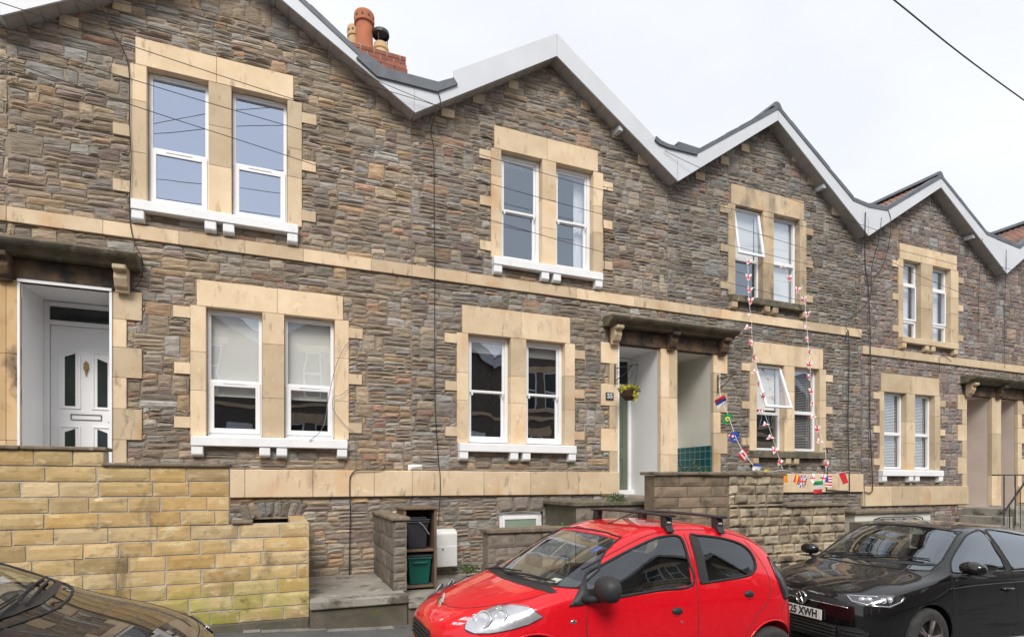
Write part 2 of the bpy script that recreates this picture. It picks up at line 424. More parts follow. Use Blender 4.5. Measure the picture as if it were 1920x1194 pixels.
# ------------------------------------------------------------------ road and ground
g = MB()
for i in range(40):
    for j in range(20):
        x0, x1 = -100 + i * 7.5, -92.5 + i * 7.5; y0, y1 = -75 + j * 6, -69 + j * 6
        g.add([(x0, y0, G(x0)), (x1, y0, G(x1)), (x1, y1, G(x1)), (x0, y1, G(x0))], [(0, 1, 2, 3)])
tag(g.build('road', 'asphalt', fix=False), kind='structure')

BND = [-7.93, -3.02, 1.93, 6.72, 11.87, 16.69, 21.6]
DZ = [0, 0, 0, 0, -.35, -.35]
SMAT = ['stone_warm', 'stone_warm', 'stone_mid', 'stone_grey', 'stone_purple', 'stone_purple']
def pxm(*xs): return [WX(x, -.03) for x in xs]
UP = [None, dict(o=pxm(275, 391, 434, 539), out=pxm(244, 566), lin=pxm(254, 550)),
      dict(o=pxm(940, 1017, 1043, 1113), out=pxm(921, 1131), lin=pxm(927, 1121)),
      dict(o=pxm(1379, 1431, 1451, 1500), out=pxm(1366, 1512), lin=pxm(1371, 1507)),
      dict(o=pxm(1694, 1727, 1749, 1783), out=pxm(1685, 1797), lin=pxm(1687, 1794)), None]
GR = [None, dict(o=pxm(386, 492, 533, 628), out=pxm(357, 654), lin=pxm(369, 643)),
      dict(o=pxm(878, 958, 987, 1060), out=pxm(857, 1078), lin=pxm(867, 1069)),
      dict(o=pxm(1419, 1471, 1490, 1537), out=pxm(1406, 1549), lin=pxm(1413, 1543)),
      dict(o=pxm(1658, 1700, 1716, 1753), out=pxm(1650, 1763), lin=pxm(1652, 1761)), None]
def mirror(d, c): return dict(o=[2 * c - v for v in reversed(d['o'])], out=[2 * c - v for v in reversed(d['out'])], lin=[2 * c - v for v in reversed(d['lin'])])
UP[0] = mirror(UP[1], BND[1]); GR[0] = mirror(GR[1], BND[1])
UP[5] = mirror(UP[4], BND[5]); GR[5] = mirror(GR[4], BND[5])
# door openings (x0, x1) and the outer faces of the quoins beside them
DOOR = [None, (WX(38), WX(209)), (WX(1157), WX(1236)), (WX(1267), WX(1336)), (WX(1810.5), WX(1856)), (WX(1873), WX(1906))]
DOOR[0] = (2 * BND[1] - DOOR[1][1], 2 * BND[1] - DOOR[1][0])
FASC = {  # outline of each gable's white fascia on the plane Y=-.25, (x, z)
    2: dict(bot=[(778, 213), (1043, 107), (1270, 341)], top=[(1270, 277), (1230, 263), (1043, 65), (850, 135), (850, 160), (820, 172), (778, 164)]),
    3: dict(bot=[(1270, 341), (1457, 227), (1627, 443)], top=[(1627, 390), (1598, 378), (1457, 207), (1309, 288), (1270, 277)]),
    4: dict(bot=[(1627, 443), (1762.5, 352), (1886, 513.5)], top=[(1886, 457), (1848, 441), (1762.5, 335), (1660, 396), (1627, 390)])}
fasc = {}
for k, d_ in FASC.items(): fasc[k] = dict(bot=[W(*p, -.25) for p in d_['bot']], top=[W(*p, -.25) for p in d_['top']])
x1v = fasc[2]['bot'][0][0]; x4v = fasc[4]['bot'][2]
fasc[1] = dict(bot=[(-2.99, 5.47), (-.53, 6.98), (x1v, fasc[2]['bot'][0][1])], top=[W(778, 164, -.25), W(716, 146, -.25), W(671, 106, -.25), (-.53, 7.24), (-2.62, 5.93), (-2.99, 5.85)])
fasc[0] = dict(bot=[(-7.9, 5.47), (-5.45, 6.98), (-2.99, 5.47)], top=[(-2.99, 5.85), (-3.4, 5.93), (-5.45, 7.24), (-7.5, 5.93), (-7.9, 5.85)])
fasc[5] = dict(bot=[x4v, (19.1, 6.75), (21.6, 5.2)], top=[(21.6, 5.55), (21.2, 5.65), (19.1, 7.03), W(1910, 467, -.25), W(1886, 457, -.25)])

STONE_BLOCKS = []
def surround(P, d, z0, z1, ztop, teeth, mat, dz):
    """dressed stone jambs, mullion and lintel, with bonding stones; returns the rects the rubble leaves free"""
    m = MB(); rng = random.Random(int(d['o'][0] * 100))
    xl, xr = d['out']; a, b, c, e = d['o']; yf, yb = -.032, .2
    bl = []
    def col(x0, x1):
        zz = [z0, z0 + (z1 - z0) * rng.uniform(.3, .42), z0 + (z1 - z0) * rng.uniform(.62, .75), z1]
        for q in range(3):
            m.cc = (rng.random(),) * 3; m.box(x0, x1, yf + rng.uniform(0, .002), yb, zz[q] + .0015, zz[q + 1] - .0015)
    col(xl, a); col(b, c); col(e, xr)
    lx0, lx1 = d['lin']; mid = (b + c) / 2 + rng.uniform(-.06, .06)
    for (x0, x1) in ((lx0, mid - .002), (mid + .002, lx1)):
        m.cc = (rng.random(),) * 3; m.box(x0, x1, yf - .003, yb, z1, ztop)
    for (side, zc, hh, ww) in teeth:
        m.cc = (rng.random(),) * 3
        if side < 0: m.box(xl - ww, xl - .001, yf, .05, z0 + zc, z0 + zc + hh); bl.append((xl - ww, xl, z0 + zc, z0 + zc + hh))
        else: m.box(xr + .001, xr + ww, yf, .05, z0 + zc, z0 + zc + hh); bl.append((xr, xr + ww, z0 + zc, z0 + zc + hh))
    m.build('window_surround', mat, P, bevel=.004)
    bl += [(xl, xr, z0, z1), (lx0, lx1, z1, ztop)]
    return bl

def frame_rect(m, x0, x1, z0, z1, w, y0, y1, wb=None, wt=None):
    wb = wb or w; wt = wt or w
    m.box(x0, x0 + w, y0, y1, z0, z1); m.box(x1 - w, x1, y0, y1, z0, z1)
    m.box(x0 + w, x1 - w, y0, y1, z0, z0 + wb); m.box(x0 + w, x1 - w, y0, y1, z1 - wt, z1)
def pane(P, x0, x1, z0, z1, y, mat):
    m = MB(); m.add([(x0, y, z0), (x1, y, z0), (x1, y, z1), (x0, y, z1)], [(0, 1, 2, 3)])
    m.build('pane', mat, P, fix=False)
def window(P, x0, x1, z0, z1, kind, gl='window_glass', blind=None, label=None, y=.09):
    m = MB(); panes = []; fm = 'white_upvc'
    x0 += .006; x1 -= .006; z1 -= .004; h = z1 - z0
    if kind == 'casement':                       # fixed light over a heavier opening light
        w_ = .045; zt = z0 + h * .44
        frame_rect(m, x0, x1, z0 + .03, z1, w_, y, y + .07, wt=.06)
        m.box(x0 + .01, x1 - .01, y - .02, y + .07, z0 + .001, z0 + .028)
        m.box(x0 + w_, x1 - w_, y, y + .07, zt - .03, zt + .02)
        frame_rect(m, x0 + .02, x1 - .02, z0 + .055, zt - .005, .065, y - .018, y - .001)
        m.box(x0 + .2, x1 - .2, y - .026, y - .0185, zt - .03, zt - .018)
        m.box(x0 + .15, x1 - .15, y - .02, y - .001, z1 - .035, z1 - .012)
        panes = [(x0 + w_, x1 - w_, zt + .02, z1 - .06, y + .03), (x0 + .085, x1 - .085, z0 + .12, zt - .07, y + .004)]
    elif kind == 'sash':
        fm = 'white_gloss_timber'; zt = z0 + h * .49; w_ = .055
        frame_rect(m, x0, x1, z0 + .02, z1, w_, y, y + .13, wb=.03)
        a, b = x0 + w_ + .001, x1 - w_ - .001
        frame_rect(m, a, b, zt - .02, z1 - w_, .04, y + .02, y + .05)
        frame_rect(m, a, b, z0 + .05, zt + .02, .045, y + .056, y + .095, wb=.075)
        m.box(a + .03, a + .06, y + .0, y + .019, zt - .07, zt - .02); m.box(b - .045, b - .02, y + .0, y + .019, zt - .07, zt - .02)
        panes = [(a + .04, b - .04, zt + .02, z1 - w_ - .04, y + .035), (a + .045, b - .045, z0 + .125, zt - .02, y + .075)]
    elif kind == 'hung':
        zt = z0 + h * .44; w_ = .045
        frame_rect(m, x0, x1, z0 + .02, z1, w_, y, y + .07)
        m.box(x0 + w_, x1 - w_, y, y + .07, zt - .03, zt + .03)
        panes = [(x0 + w_, x1 - w_, z0 + .06, zt - .03, y + .03)]
    elif kind == 'two':
        zt = z0 + h * .47; w_ = .05
        frame_rect(m, x0, x1, z0 + .02, z1, w_, y, y + .07)
        m.box(x0 + w_, x1 - w_, y - .01, y + .07, zt - .035, zt + .035)
        panes = [(x0 + w_, x1 - w_, z0 + .07, zt - .035, y + .03), (x0 + w_, x1 - w_, zt + .035, z1 - w_, y + .03)]
    elif kind == 'three':
        za, zb = z0 + h * .23, z0 + h * .72; w_ = .045
        frame_rect(m, x0, x1, z0 + .02, z1, w_, y, y + .07)
        for z in (za, zb): m.box(x0 + w_, x1 - w_, y - .01, y + .07, z - .025, z + .025)
        frame_rect(m, x0 + .02, x1 - .02, za + .027, zb - .027, .045, y - .03, y - .011)
        panes = [(x0 + w_, x1 - w_, z0 + .065, za - .025, y + .03), (x0 + w_, x1 - w_, za + .025, zb - .025, y + .03), (x0 + w_, x1 - w_, zb + .025, z1 - w_, y + .03)]
    o = m.build('window', fm, P, bevel=.006, seg=2)
    if label: o['label'] = label
    for p in panes: pane(o, p[0], p[1], p[2], p[3], p[4], gl)
    if kind == 'hung':                           # the top light stands open, hinged at its head
        s = MB(); frame_rect(s, x0 + .01, x1 - .01, -(z1 - zt) + .03, -.01, .05, -.04, 0)
        ang = label_open[0]
        M = Matrix.Translation((0, y, z1 - .01)) @ Matrix.Rotation(R(-ang), 4, 'X')
        s.xf(M); so = s.build('opening_sash', fm, o, bevel=.005)
        q = MB(); q.add([(x0 + .06, -.02, -(z1 - zt) + .08), (x1 - .06, -.02, -(z1 - zt) + .08), (x1 - .06, -.02, -.06), (x0 + .06, -.02, -.06)], [(0, 1, 2, 3)]); q.xf(M); q.build('pane', 'window_glass_pale' if lev == 'upper' else 'window_glass', o, fix=False)
    # curtains, blinds and the dark room behind
    yb = y + .105
    if blind:
        for (bk, za, zb) in blind:
            q = MB(); za = z0 + h * za; zb = z0 + h * zb
            if bk == 'roller': q.box(x0 + .03, x1 - .03, yb, yb + .006, za, zb); q.cc = (.3,) * 3; q.box(x0 + .03, x1 - .03, yb - .008, yb + .014, za - .02, za - .001); q.build('blind', 'blind_white', o)
            elif bk == 'slats':
                n = int((zb - za) / .035)
                for i in range(n):
                    z = za + i * .035; q.add([(x0 + .03, yb - .012, z), (x1 - .03, yb - .012, z), (x1 - .03, yb + .012, z + .017), (x0 + .03, yb + .012, z + .017)], [(0, 1, 2, 3)])
                for xx in (x0 + .13, x1 - .13): q.box(xx - .004, xx + .004, yb - .018, yb - .014, za, zb)
                q.build('blind', 'slat_blind', o)
            else:                                # curtain or net with folds
                yb += .03; xa, xb = (x0 - .05, x1 + .05) if bk == 'net' else ((x0 - .1, x0 + (x1 - x0) * .28) if bk == 'left' else (x1 - (x1 - x0) * .32, x1 + .1))
                n = 24; vs = []; 
                for i in range(n + 1):
                    xx = xa + (xb - xa) * i / n; yy = yb + .05 + .022 * math.sin(i * 1.7) + .01 * math.sin(i * .9)
                    vs += [(xx, yy, za), (xx, yy, zb)]
                q.add(vs, [(2 * i, 2 * i + 2, 2 * i + 3, 2 * i + 1) for i in range(n)]); q.build('curtain', 'net_white', o, smooth=True)
    return o
label_open = [0]

def rooms(P, x0, x1, z0, z1):
    m = MB(); y0, y1 = .21, 2.6
    v = [(x0, y0, z0), (x1, y0, z0), (x1, y1, z0), (x0, y1, z0), (x0, y0, z1), (x1, y0, z1), (x1, y1, z1), (x0, y1, z1)]
    m.add(v, [(0, 1, 2, 3), (4, 5, 6, 7), (1, 2, 6, 5), (2, 3, 7, 6), (3, 0, 4, 7)])
    m.build('room_interior', 'room_dark', P, fix=False)

def sill(P, xl, xr, z0, mid, mat, feetmat=None, hh=.14, fh=.14):
    m = MB(); m.prismx([(-.13, z0 - hh), (-.13, z0 - .012), (.088, z0 + .012), (.088, z0 - hh)], xl, xr)
    m.build('sill', mat, P, bevel=.008)
    for xc in (xl + .075, mid - .11, mid + .11, xr - .075):
        f = MB(); f.prismx([(-.115, z0 - hh - .001), (-.115, z0 - hh - fh + .03), (-.085, z0 - hh - fh), (0, z0 - hh - fh), (0, z0 - hh - .001)], xc - .07, xc + .07)
        f.build('sill_corbel', feetmat or mat, P, bevel=.008)

TE = [(-1, .10, .15, .19), (-1, .82, .15, .19), (-1, 1.57, .15, .2), (1, .10, .15, .19), (1, .82, .15, .19), (1, 1.50, .15, .2)]
def canopy(P, c, z, half=1.40):
    m = MB()
    m.prismx([(-.36, z + .10), (-.38, z + .13), (-.36, z + .155), (.0, z + .19), (0, z + .0), (-.20, z + .0), (-.24, z + .05), (-.33, z + .07)], c - half, c + half)
    m.build('door_canopy', 'mossy_stone', P, bevel=.01, seg=2)
    m = MB(); m.box(c - half + .12, c + half - .12, -.06, .1, z - .27, z - .001)
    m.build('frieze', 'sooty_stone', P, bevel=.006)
    for k, xx in enumerate((-half + .2, 0, half - .2)):
        m = MB(); m.prismx([(-.061, z - .001), (-.29, z - .001), (-.29, z - .06), (-.21, z - .08), (-.22, z - .15), (-.17, z - .25), (-.12, z - .28), (-.12, z - .31), (-.061, z - .31)], c + xx - .075, c + xx + .075)
        m.build('bracket', 'bath_stone_weathered' if (k, c > 0) in ((0, True), (2, False)) else 'sooty_stone', P, bevel=.01)

def door_jamb(m, xo, side, z0, z1, rng, dz):
    """alternating long and short quoins outside the opening edge xo; side +1 grows to +x"""
    lv = [2.46, 2.09, 1.73, 1.34, .94, .54, .15, z0 - dz]; bl = []
    for i in range(len(lv) - 1):
        w_ = .34 if i % 2 == 0 else .17
        a, b = (xo, xo + w_) if side > 0 else (xo - w_, xo)
        m.cc = (rng.random(),) * 3
        m.box(a, b, -.032, .05, lv[i + 1] + .0015 + dz, lv[i] - .0015 + dz); bl.append((a, b, lv[i + 1] + dz, lv[i] + dz))
    return bl

PW = dict(upper=(3.64, 5.42, 5.76), ground=(.62, 2.37, 2.74))
LT = [(5.76, 2.72), (5.77, 2.72), (5.79, 2.81), (5.81, 2.79), (5.77, 2.78), (5.77, 2.78)]
def wall_sheet(P, x0, x1, zb, holes, fz, mat):
    """flat mortar face split round the openings, its top following the gable"""
    m = MB(); xs = sorted({x0, x1, fz[1][0], *[v for h in holes for v in h[:2] if x0 < v < x1]})
    def top(x):
        (a, za), (b, zb_), (c, zc) = fz
        return (za + (zb_ - za) * (x - a) / (b - a) if x < b else zb_ + (zc - zb_) * (x - b) / (c - b)) + .06
    for a, b in zip(xs[:-1], xs[1:]):
        hs = sorted([h[2:] for h in holes if h[0] < (a + b) / 2 < h[1]]); z = zb
        for (c, d_) in hs:
            if c > z: m.add([(a, .002, z), (b, .002, z), (b, .002, c), (a, .002, c)], [(0, 1, 2, 3)])
            z = max(z, d_)
        m.add([(a, .002, z), (b, .002, z), (b, .002, top(b)), (a, .002, top(a))], [(0, 1, 2, 3)])
    return m, top

HLAB = {0: 'stone terraced house at the far left, sharing a dark door canopy with its neighbour',
        1: 'stone terraced house on the left with white door and bluish upstairs windows',
        2: 'stone terraced house in the middle with sash windows and a door marked 55',
        3: 'stone terraced house with bunting hanging from its open upstairs windows',
        4: 'terraced house of squarer purplish stone with slatted blinds downstairs',
        5: 'terraced house at the far right edge of the row, mostly cut off by the photo'}
HOUSE = []
for i in range(6):
    x0, x1 = BND[i], BND[i + 1]; dz = DZ[i]; P = thing('terraced_house', HLAB[i], 'house', ((x0 + x1) / 2, 0, G((x0 + x1) / 2)), 'houses of the stone terrace')
    HOUSE.append(P); rng = random.Random(i * 7 + 1)
    bath = 'bath_stone' if i < 4 else 'bath_stone_pale'
    u0, u1, _ = PW['upper']; g0, g1, _ = PW['ground']; ut, gt = LT[i]
    u0 += dz; u1 += dz; g0 += dz; g1 += dz; ut += dz if i < 4 else -.35; gt += dz
    if i in (4, 5): ut = 5.42; gt = 2.43
    ub = bath if i not in (2, 3) else 'bath_stone_weathered' if i == 3 else bath
    bl = surround(P, UP[i], u0, u1, ut, TE, ub, dz)
    bl += surround(P, GR[i], g0, g1, gt, TE, bath, dz)
    holes = [(UP[i]['out'][0] + .02, UP[i]['out'][1] - .02, u0 - .05, u1 + .1), (GR[i]['out'][0] + .02, GR[i]['out'][1] - .02, g0 - .05, g1 + .1)]
    # door opening with its quoins; the pier between two doors is shared half and half
    dx0, dx1 = DOOR[i]; m = MB(); fl = -.25 + dz; dt = 2.45 + dz
    left_door = i in (1, 3, 5)
    if left_door: bl += door_jamb(m, dx1, 1, fl, dt, rng, dz); pa, pb = x0 + .001, dx0
    else: bl += door_jamb(m, dx0, -1, fl, dt, rng, dz); pa, pb = dx1, x1 - .001
    m.build('door_quoins', bath, P, bevel=.005); m = MB()
    for za, zb_ in ((fl, .5 + dz), (.5 + dz, 1.55 + dz), (1.55 + dz, dt)):
        m.cc = (rng.random(),) * 3; m.box(pa, pb, -.05, .05, za + .0015, zb_ - .0015)
    m.build('door_pier', 'bath_stone_stained' if i in (0, 1) else bath, P, bevel=.005)
    bl += [(pa, pb, fl, dt), (dx0, dx1, fl - .3, dt)]
    holes.append((dx0, dx1, fl, dt))
    if left_door:
        canopy(P, x0, 2.72 + dz)
    c = BND[i] if left_door else BND[i + 1]
    bl.append((c - 1.3, c + 1.3, dt, 2.72 + dz))
    # string course and plinth band in separate stones
    m = MB(); x = x0 + (.01 if i == 4 else 0)
    while x < x1 - .01:
        e = min(x1 - (.03 if i == 3 else 0), x + rng.uniform(.75, 1.25)); e = e if x1 - e > .3 else x1 - (.03 if i == 3 else 0)
        m.cc = (rng.random(),) * 3; m.box(x + .0015, e - .0015, -.045, .02, 3.15 + dz, 3.33 + dz); x = e
        if e >= x1 - .05: break
    m.build('string_course', bath, P, bevel=.005)
    bl.append((x0, x1, 3.15 + dz, 3.33 + dz))
    m = MB(); pl0, pl1 = (-.22 + dz if i < 4 else -.54), (.17 + dz if i < 4 else -.10)
    xa, xb = (x0, dx0) if not left_door else (dx1, x1)
    x = xa
    while x < xb - .01:
        e = x + rng.uniform(.7, 1.2); e = e if xb - e > .3 else xb
        m.cc = (rng.random(),) * 3; m.box(x + .0015, e - .0015, -.07, .02, pl0, pl1); x = e
    m.build('plinth_band', bath, P, bevel=.01)
    bl.append((xa, xb, pl0, pl1))
    if i == 2:
        bw = (WX(936), WX(1018), -.87, -.50); holes.append(bw); bl.append((bw[0], bw[1], bw[2], bw[3]))
        bl.append((WX(932), WX(1022), -.50, -.30))
    if i == 1:
        bw1 = (WX(472), WX(566), -.75, -.52); bl.append(bw1); bl.append((WX(455), WX(566), -.52, -.30)); holes.append(bw1)
    # rubble walling
    fb = fasc[i]['bot']; zb0 = G(x1) - .1
    sheet, topf = wall_sheet(P, x0, x1, zb0, holes, fb, 'mortar')
    rects = pack_stones(x0, x1, zb0, 7.15, bl, topf, 31 + i, big=3 if i >= 4 else 1)
    if i == 4:
        rects = [r for r in rects]
    sheet.cm = 1
    lay_stones(sheet, rects, gap=.011, depth=.020, relief=.019, seed=90 + i, wob=.013, back=.005)
    me_o = sheet.build('stone_wall', ['mortar', SMAT[i]], P, fix=False)
    rooms(P, x0 + .1, x1 - .1, u0 - .4, u1 + .25)
    rooms(P, (x0 if not left_door else dx1 + .1) + .05, (x1 if left_door else dx0 - .1) - .05, g0 - .4, g1 + .25)
    # porch recess and front door
    dep = (.85, .85, 1.0, 1.12, 1.2, 1.2)[i]
    rm = {0: 'white_render', 1: 'white_render', 2: 'white_render', 3: 'cream_render'}.get(i, 'pink_render')
    m = MB(); y0 = .0505
    V = [(dx0, y0, fl), (dx1, y0, fl), (dx1, dep, fl), (dx0, dep, fl), (dx0, y0, dt), (dx1, y0, dt), (dx1, dep, dt), (dx0, dep, dt)]
    m.add(V, [(4, 7, 6, 5), (1, 5, 6, 2), (0, 3, 7, 4), (2, 6, 7, 3)])
    m.cm = 1; m.add([V[0], V[1], V[2], V[3]], [(0, 1, 2, 3)])
    m.build('porch', [rm, 'concrete'], P, fix=False)
    if i in (0, 1, 2):
        m = MB(); tk = .02
        m.box(dx0 - .012, dx0 + .012, -.0535, -.034, fl, dt + .02); m.box(dx1 - .012, dx1 + .016, -.0535, -.034, fl, dt + .02) if i < 2 else None
        if i < 2: m.box(dx0 - .012, dx1 + .016, -.066, -.056, dt - .02, dt + .015)
        m.build('porch_edge', 'white_masonry_paint', P)
    if i == 3:
        m = MB(); m.box(dx1 - .012, dx1 - .001, .02, dep - .02, fl, .70); m.build('tiled_dado', 'teal_tile', P); m = MB()
        m.box(dx0 + .001, dx0 + .012, .02, dep - .02, fl, .70); m.build('tiled_dado', 'teal_tile', P)
    ht = 1.98 + fl if i > 1 else 2.0 + fl
    ht = fl + (2.38 if i < 2 else 2.12); fo = fl + (.30 if i < 2 else 0)
    o = MB(); frame_rect(o, dx0 + .001, dx1 - .001, fl + .02, dt - .01, .06, dep - .09, dep - .01)
    o.box(dx0 + .061, dx1 - .061, dep - .09, dep - .01, ht, ht + .06)
    if i == 2: o.box(dx0 + .001, dx1 - .001, dep - .2, dep - .095, fl + .001, fl + .09)
    fr = o.build('door_frame', 'white_upvc', P, bevel=.005)
    pane(fr, dx0 + .061, dx1 - .061, ht + .06, dt - .07, dep - .05, 'dark_glass')
    m = MB(); y = dep - .05; a, b = dx0 + .065, dx1 - .065
    m.box(a, b, y, y + .035, fl + .085, ht - .004); wd = b - a
    for (p, q, r_, s) in ((.12, .42, .95, 1.75), (.58, .88, .95, 1.75), (.12, .42, .22, .72), (.58, .88, .22, .72)):
        frame_rect(m, a + wd * p, a + wd * q, fo + r_, fo + s, .025, y - .014, y - .0005)
    dm = {0: 'white_upvc', 1: 'white_upvc', 2: 'green_paint'}.get(i, 'white_upvc')
    dr = m.build('front_door', dm, P, bevel=.004)
    if i == 2: dr['label'] = 'sage green front door deep in the porch'
    if i < 2:
        for (p, q, r_, s) in ((.16, .38, .99, 1.71), (.62, .84, .99, 1.66), (.16, .38, .26, .68), (.62, .84, .26, .68)):
            q_ = MB(); xa_, xb_ = a + wd * p, a + wd * q
            q_.prism([(xa_ + .03, fo + r_), (xb_ - .03, fo + r_), (xb_ - .03, fo + s - (.05 if p > .5 else 0)), (xa_ + .03, fo + s - (.05 if p < .5 else 0))], y - .004, y - .001)
            q_.build('door_glass', 'dark_glass', dr)
        q_ = MB(); frame_rect(q_, a + wd * .28, a + wd * .72, fo + .80, fo + .88, .008, y - .012, y - .001); q_.build('letterbox', 'black_metal', dr)
        q_ = MB(); q_.lathe([(.001, -.03), (.03, -.03), (.035, -.015), (.02, -.001)], (a + wd * .5, y, fo + 1.52), 12, 'y'); q_.prism([(a + wd * .5 - .022, fo + 1.5), (a + wd * .5, fo + 1.40), (a + wd * .5 + .022, fo + 1.5), (a + wd * .5 + .03, fo + 1.58), (a + wd * .5, fo + 1.62), (a + wd * .5 - .03, fo + 1.58)], y - .02, y - .001)
        q_.build('door_knocker', 'brass', dr)
        q_ = MB(); q_.box(b - .07, b - .045, y - .05, y - .001, fl + 1.0, fl + 1.2) ; q_.box(b - .14, b - .045, y - .055, y - .04, fl + 1.07, fl + 1.09); q_.build('door_handle', 'steel', dr)
    # fascia, soffit, verge, roof
    fb = fasc[i]['bot']; ft = fasc[i]['top']
    m = MB(); m.prism(list(reversed([*fb, *ft])), -.275, -.25)
    m.build('fascia', 'fascia_white', P, fix=True)
    m = MB(); xa_ = fb[1][0]
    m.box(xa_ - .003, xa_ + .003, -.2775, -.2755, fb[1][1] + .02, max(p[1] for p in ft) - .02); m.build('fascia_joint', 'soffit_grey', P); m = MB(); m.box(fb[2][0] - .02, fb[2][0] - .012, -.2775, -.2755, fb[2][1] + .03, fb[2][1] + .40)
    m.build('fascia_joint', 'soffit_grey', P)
    m = MB()
    for a, b in ((0, 1), (1, 2)):
        (xa, za), (xb, zb_) = fb[a], fb[b]
        nd = 14
        for k in range(nd):
            t0, t1 = k / nd, (k + 1) / nd - .006
            q = [(xa + (xb - xa) * t0, za + (zb_ - za) * t0), (xa + (xb - xa) * t1, za + (zb_ - za) * t1)]
            m.add([(q[0][0], -.2515, q[0][1] + .012), (q[1][0], -.2515, q[1][1] + .012), (q[1][0], .02, q[1][1] + .012), (q[0][0], .02, q[0][1] + .012)], [(0, 1, 2, 3)])
        m.add([(xa, -.2515, za + .02), (xb, -.2515, zb_ + .02), (xb, .02, zb_ + .02), (xa, .02, za + .02)], [(0, 1, 2, 3)])
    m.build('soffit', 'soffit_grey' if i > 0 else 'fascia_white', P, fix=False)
    m = MB(); (xa, za), (xb, zb_) = fb[1], fb[2]
    t = .52; q = (xa + (xb - xa) * t, za + (zb_ - za) * t)
    m.box(q[0] - .04, q[0] + .04, -.22, .02, q[1] - .08, q[1] + .0)
    if i > 1: m.build('rafter_end', 'fascia_white', P)
    # apex of the gable: index of the highest top point
    ia = max(range(len(ft)), key=lambda k: ft[k][1]); ax, az_ = ft[ia]
    vl, vr = fb[0][0], fb[2][0]; vz = ft[0][1] - .05; vzl = ft[-1][1] - .05
    ridge = az_ + (.10 if i != 2 else .0)
    tmat = 'roof_tile_brown' if i > 1 else 'slate_grey'
    lift0 = .035 if i != 2 else -.05
    prof = sorted(ft, key=lambda p: p[0]); px_x = [p[0] + .0001 * q_ for q_, p in enumerate(prof)]; px_z = [p[1] for p in prof]
    def zt_(x): return float(np.interp(x, px_x, px_z)) + lift0
    for (xa, sgn) in ((vl, 1), (vr, -1)):
        m = MB(); nc, nr_ = 14, 60; L = 8.0
        for c_ in range(nc):
            t0, t1 = c_ / nc, (c_ + 1) / nc
            vs = []
            for k in range(nr_ * 4 + 1):
                yy = -.235 + L * k / (nr_ * 4)
                rl = .018 * max(0, math.cos(math.pi * 2 * k / 4)) if i > 1 else 0
                for t_, lift in ((t0, .016), (t1, .0)):
                    xx = xa + (ax - xa) * t_; vs.append((xx, yy, zt_(xx) + lift + rl))
                xx = xa + (ax - xa) * t0; vs.append((xx, yy, zt_(xx) - .01))
            m.cc = (rng.random(),) * 3
            n_ = nr_ * 4
            m.add(vs, [(3 * k, 3 * k + 1, 3 * k + 4, 3 * k + 3) for k in range(n_)] + [(3 * k + 2, 3 * k, 3 * k + 3, 3 * k + 5) for k in range(n_)])
        m.build('roof', tmat, P, fix=False)
    m = MB()
    for k in range(18):
        m.cc = (rng.random(),) * 3; yy = -.26 + k * .45
        m.prism([(ax - .13, ridge - .05), (ax - .07, ridge + .045), (ax, ridge + .07), (ax + .07, ridge + .045), (ax + .13, ridge - .05)], yy, yy + .445)
    if i != 2: m.build('ridge_tiles', 'lead_grey' if i > 1 else 'slate_grey', P)
    if i != 2:
        m = MB()
        top = [p for p in ft]
        for (pa_, pb_) in zip(top[:-1], top[1:]):
            n_ = max(1, int(abs(pb_[0] - pa_[0]) / .32))
            for k in range(n_):
                t0, t1 = k / n_, (k + 1) / n_; th = .075
                xa, za = pa_[0] + (pb_[0] - pa_[0]) * t0, pa_[1] + (pb_[1] - pa_[1]) * t0
                xb, zb_ = pa_[0] + (pb_[0] - pa_[0]) * t1, pa_[1] + (pb_[1] - pa_[1]) * t1
                o1, o2 = rng.uniform(0, .02), rng.uniform(0, .02)
                if abs(xa - xb) < .01: continue
                m.cc = (rng.random(),) * 3; m.prism([(xa, za - .002), (xb, zb_ - .002), (xb, zb_ + th + o2), (xa, za + th + o1)], -.285 - o1 * .3, -.1)
        m.build('verge', 'lead_grey', P, fix=True)
    HOUSE[i]['sz'] = 0

# lead flashing over the first valley and the second
def px_poly(P, name, pts, y0, y1, mat, **k):
    m = MB(); m.prism([W(a, b, y0) for a, b in pts], y0, y1); return m.build(name, mat, P, **k)
px_poly(HOUSE[1], 'valley_flashing', [(668, 107), (707, 143), (820, 172), (859, 158), (851, 145), (822, 153), (724, 127), (684, 97)], -.31, -.277, 'lead_grey', bevel=.004)
px_poly(HOUSE[2], 'valley_flashing', [(1229, 262), (1236, 269), (1252, 276), (1280, 283), (1309, 290), (1309, 284), (1282, 277), (1254, 270), (1240, 263), (1231, 255)], -.31, -.277, 'lead_grey')

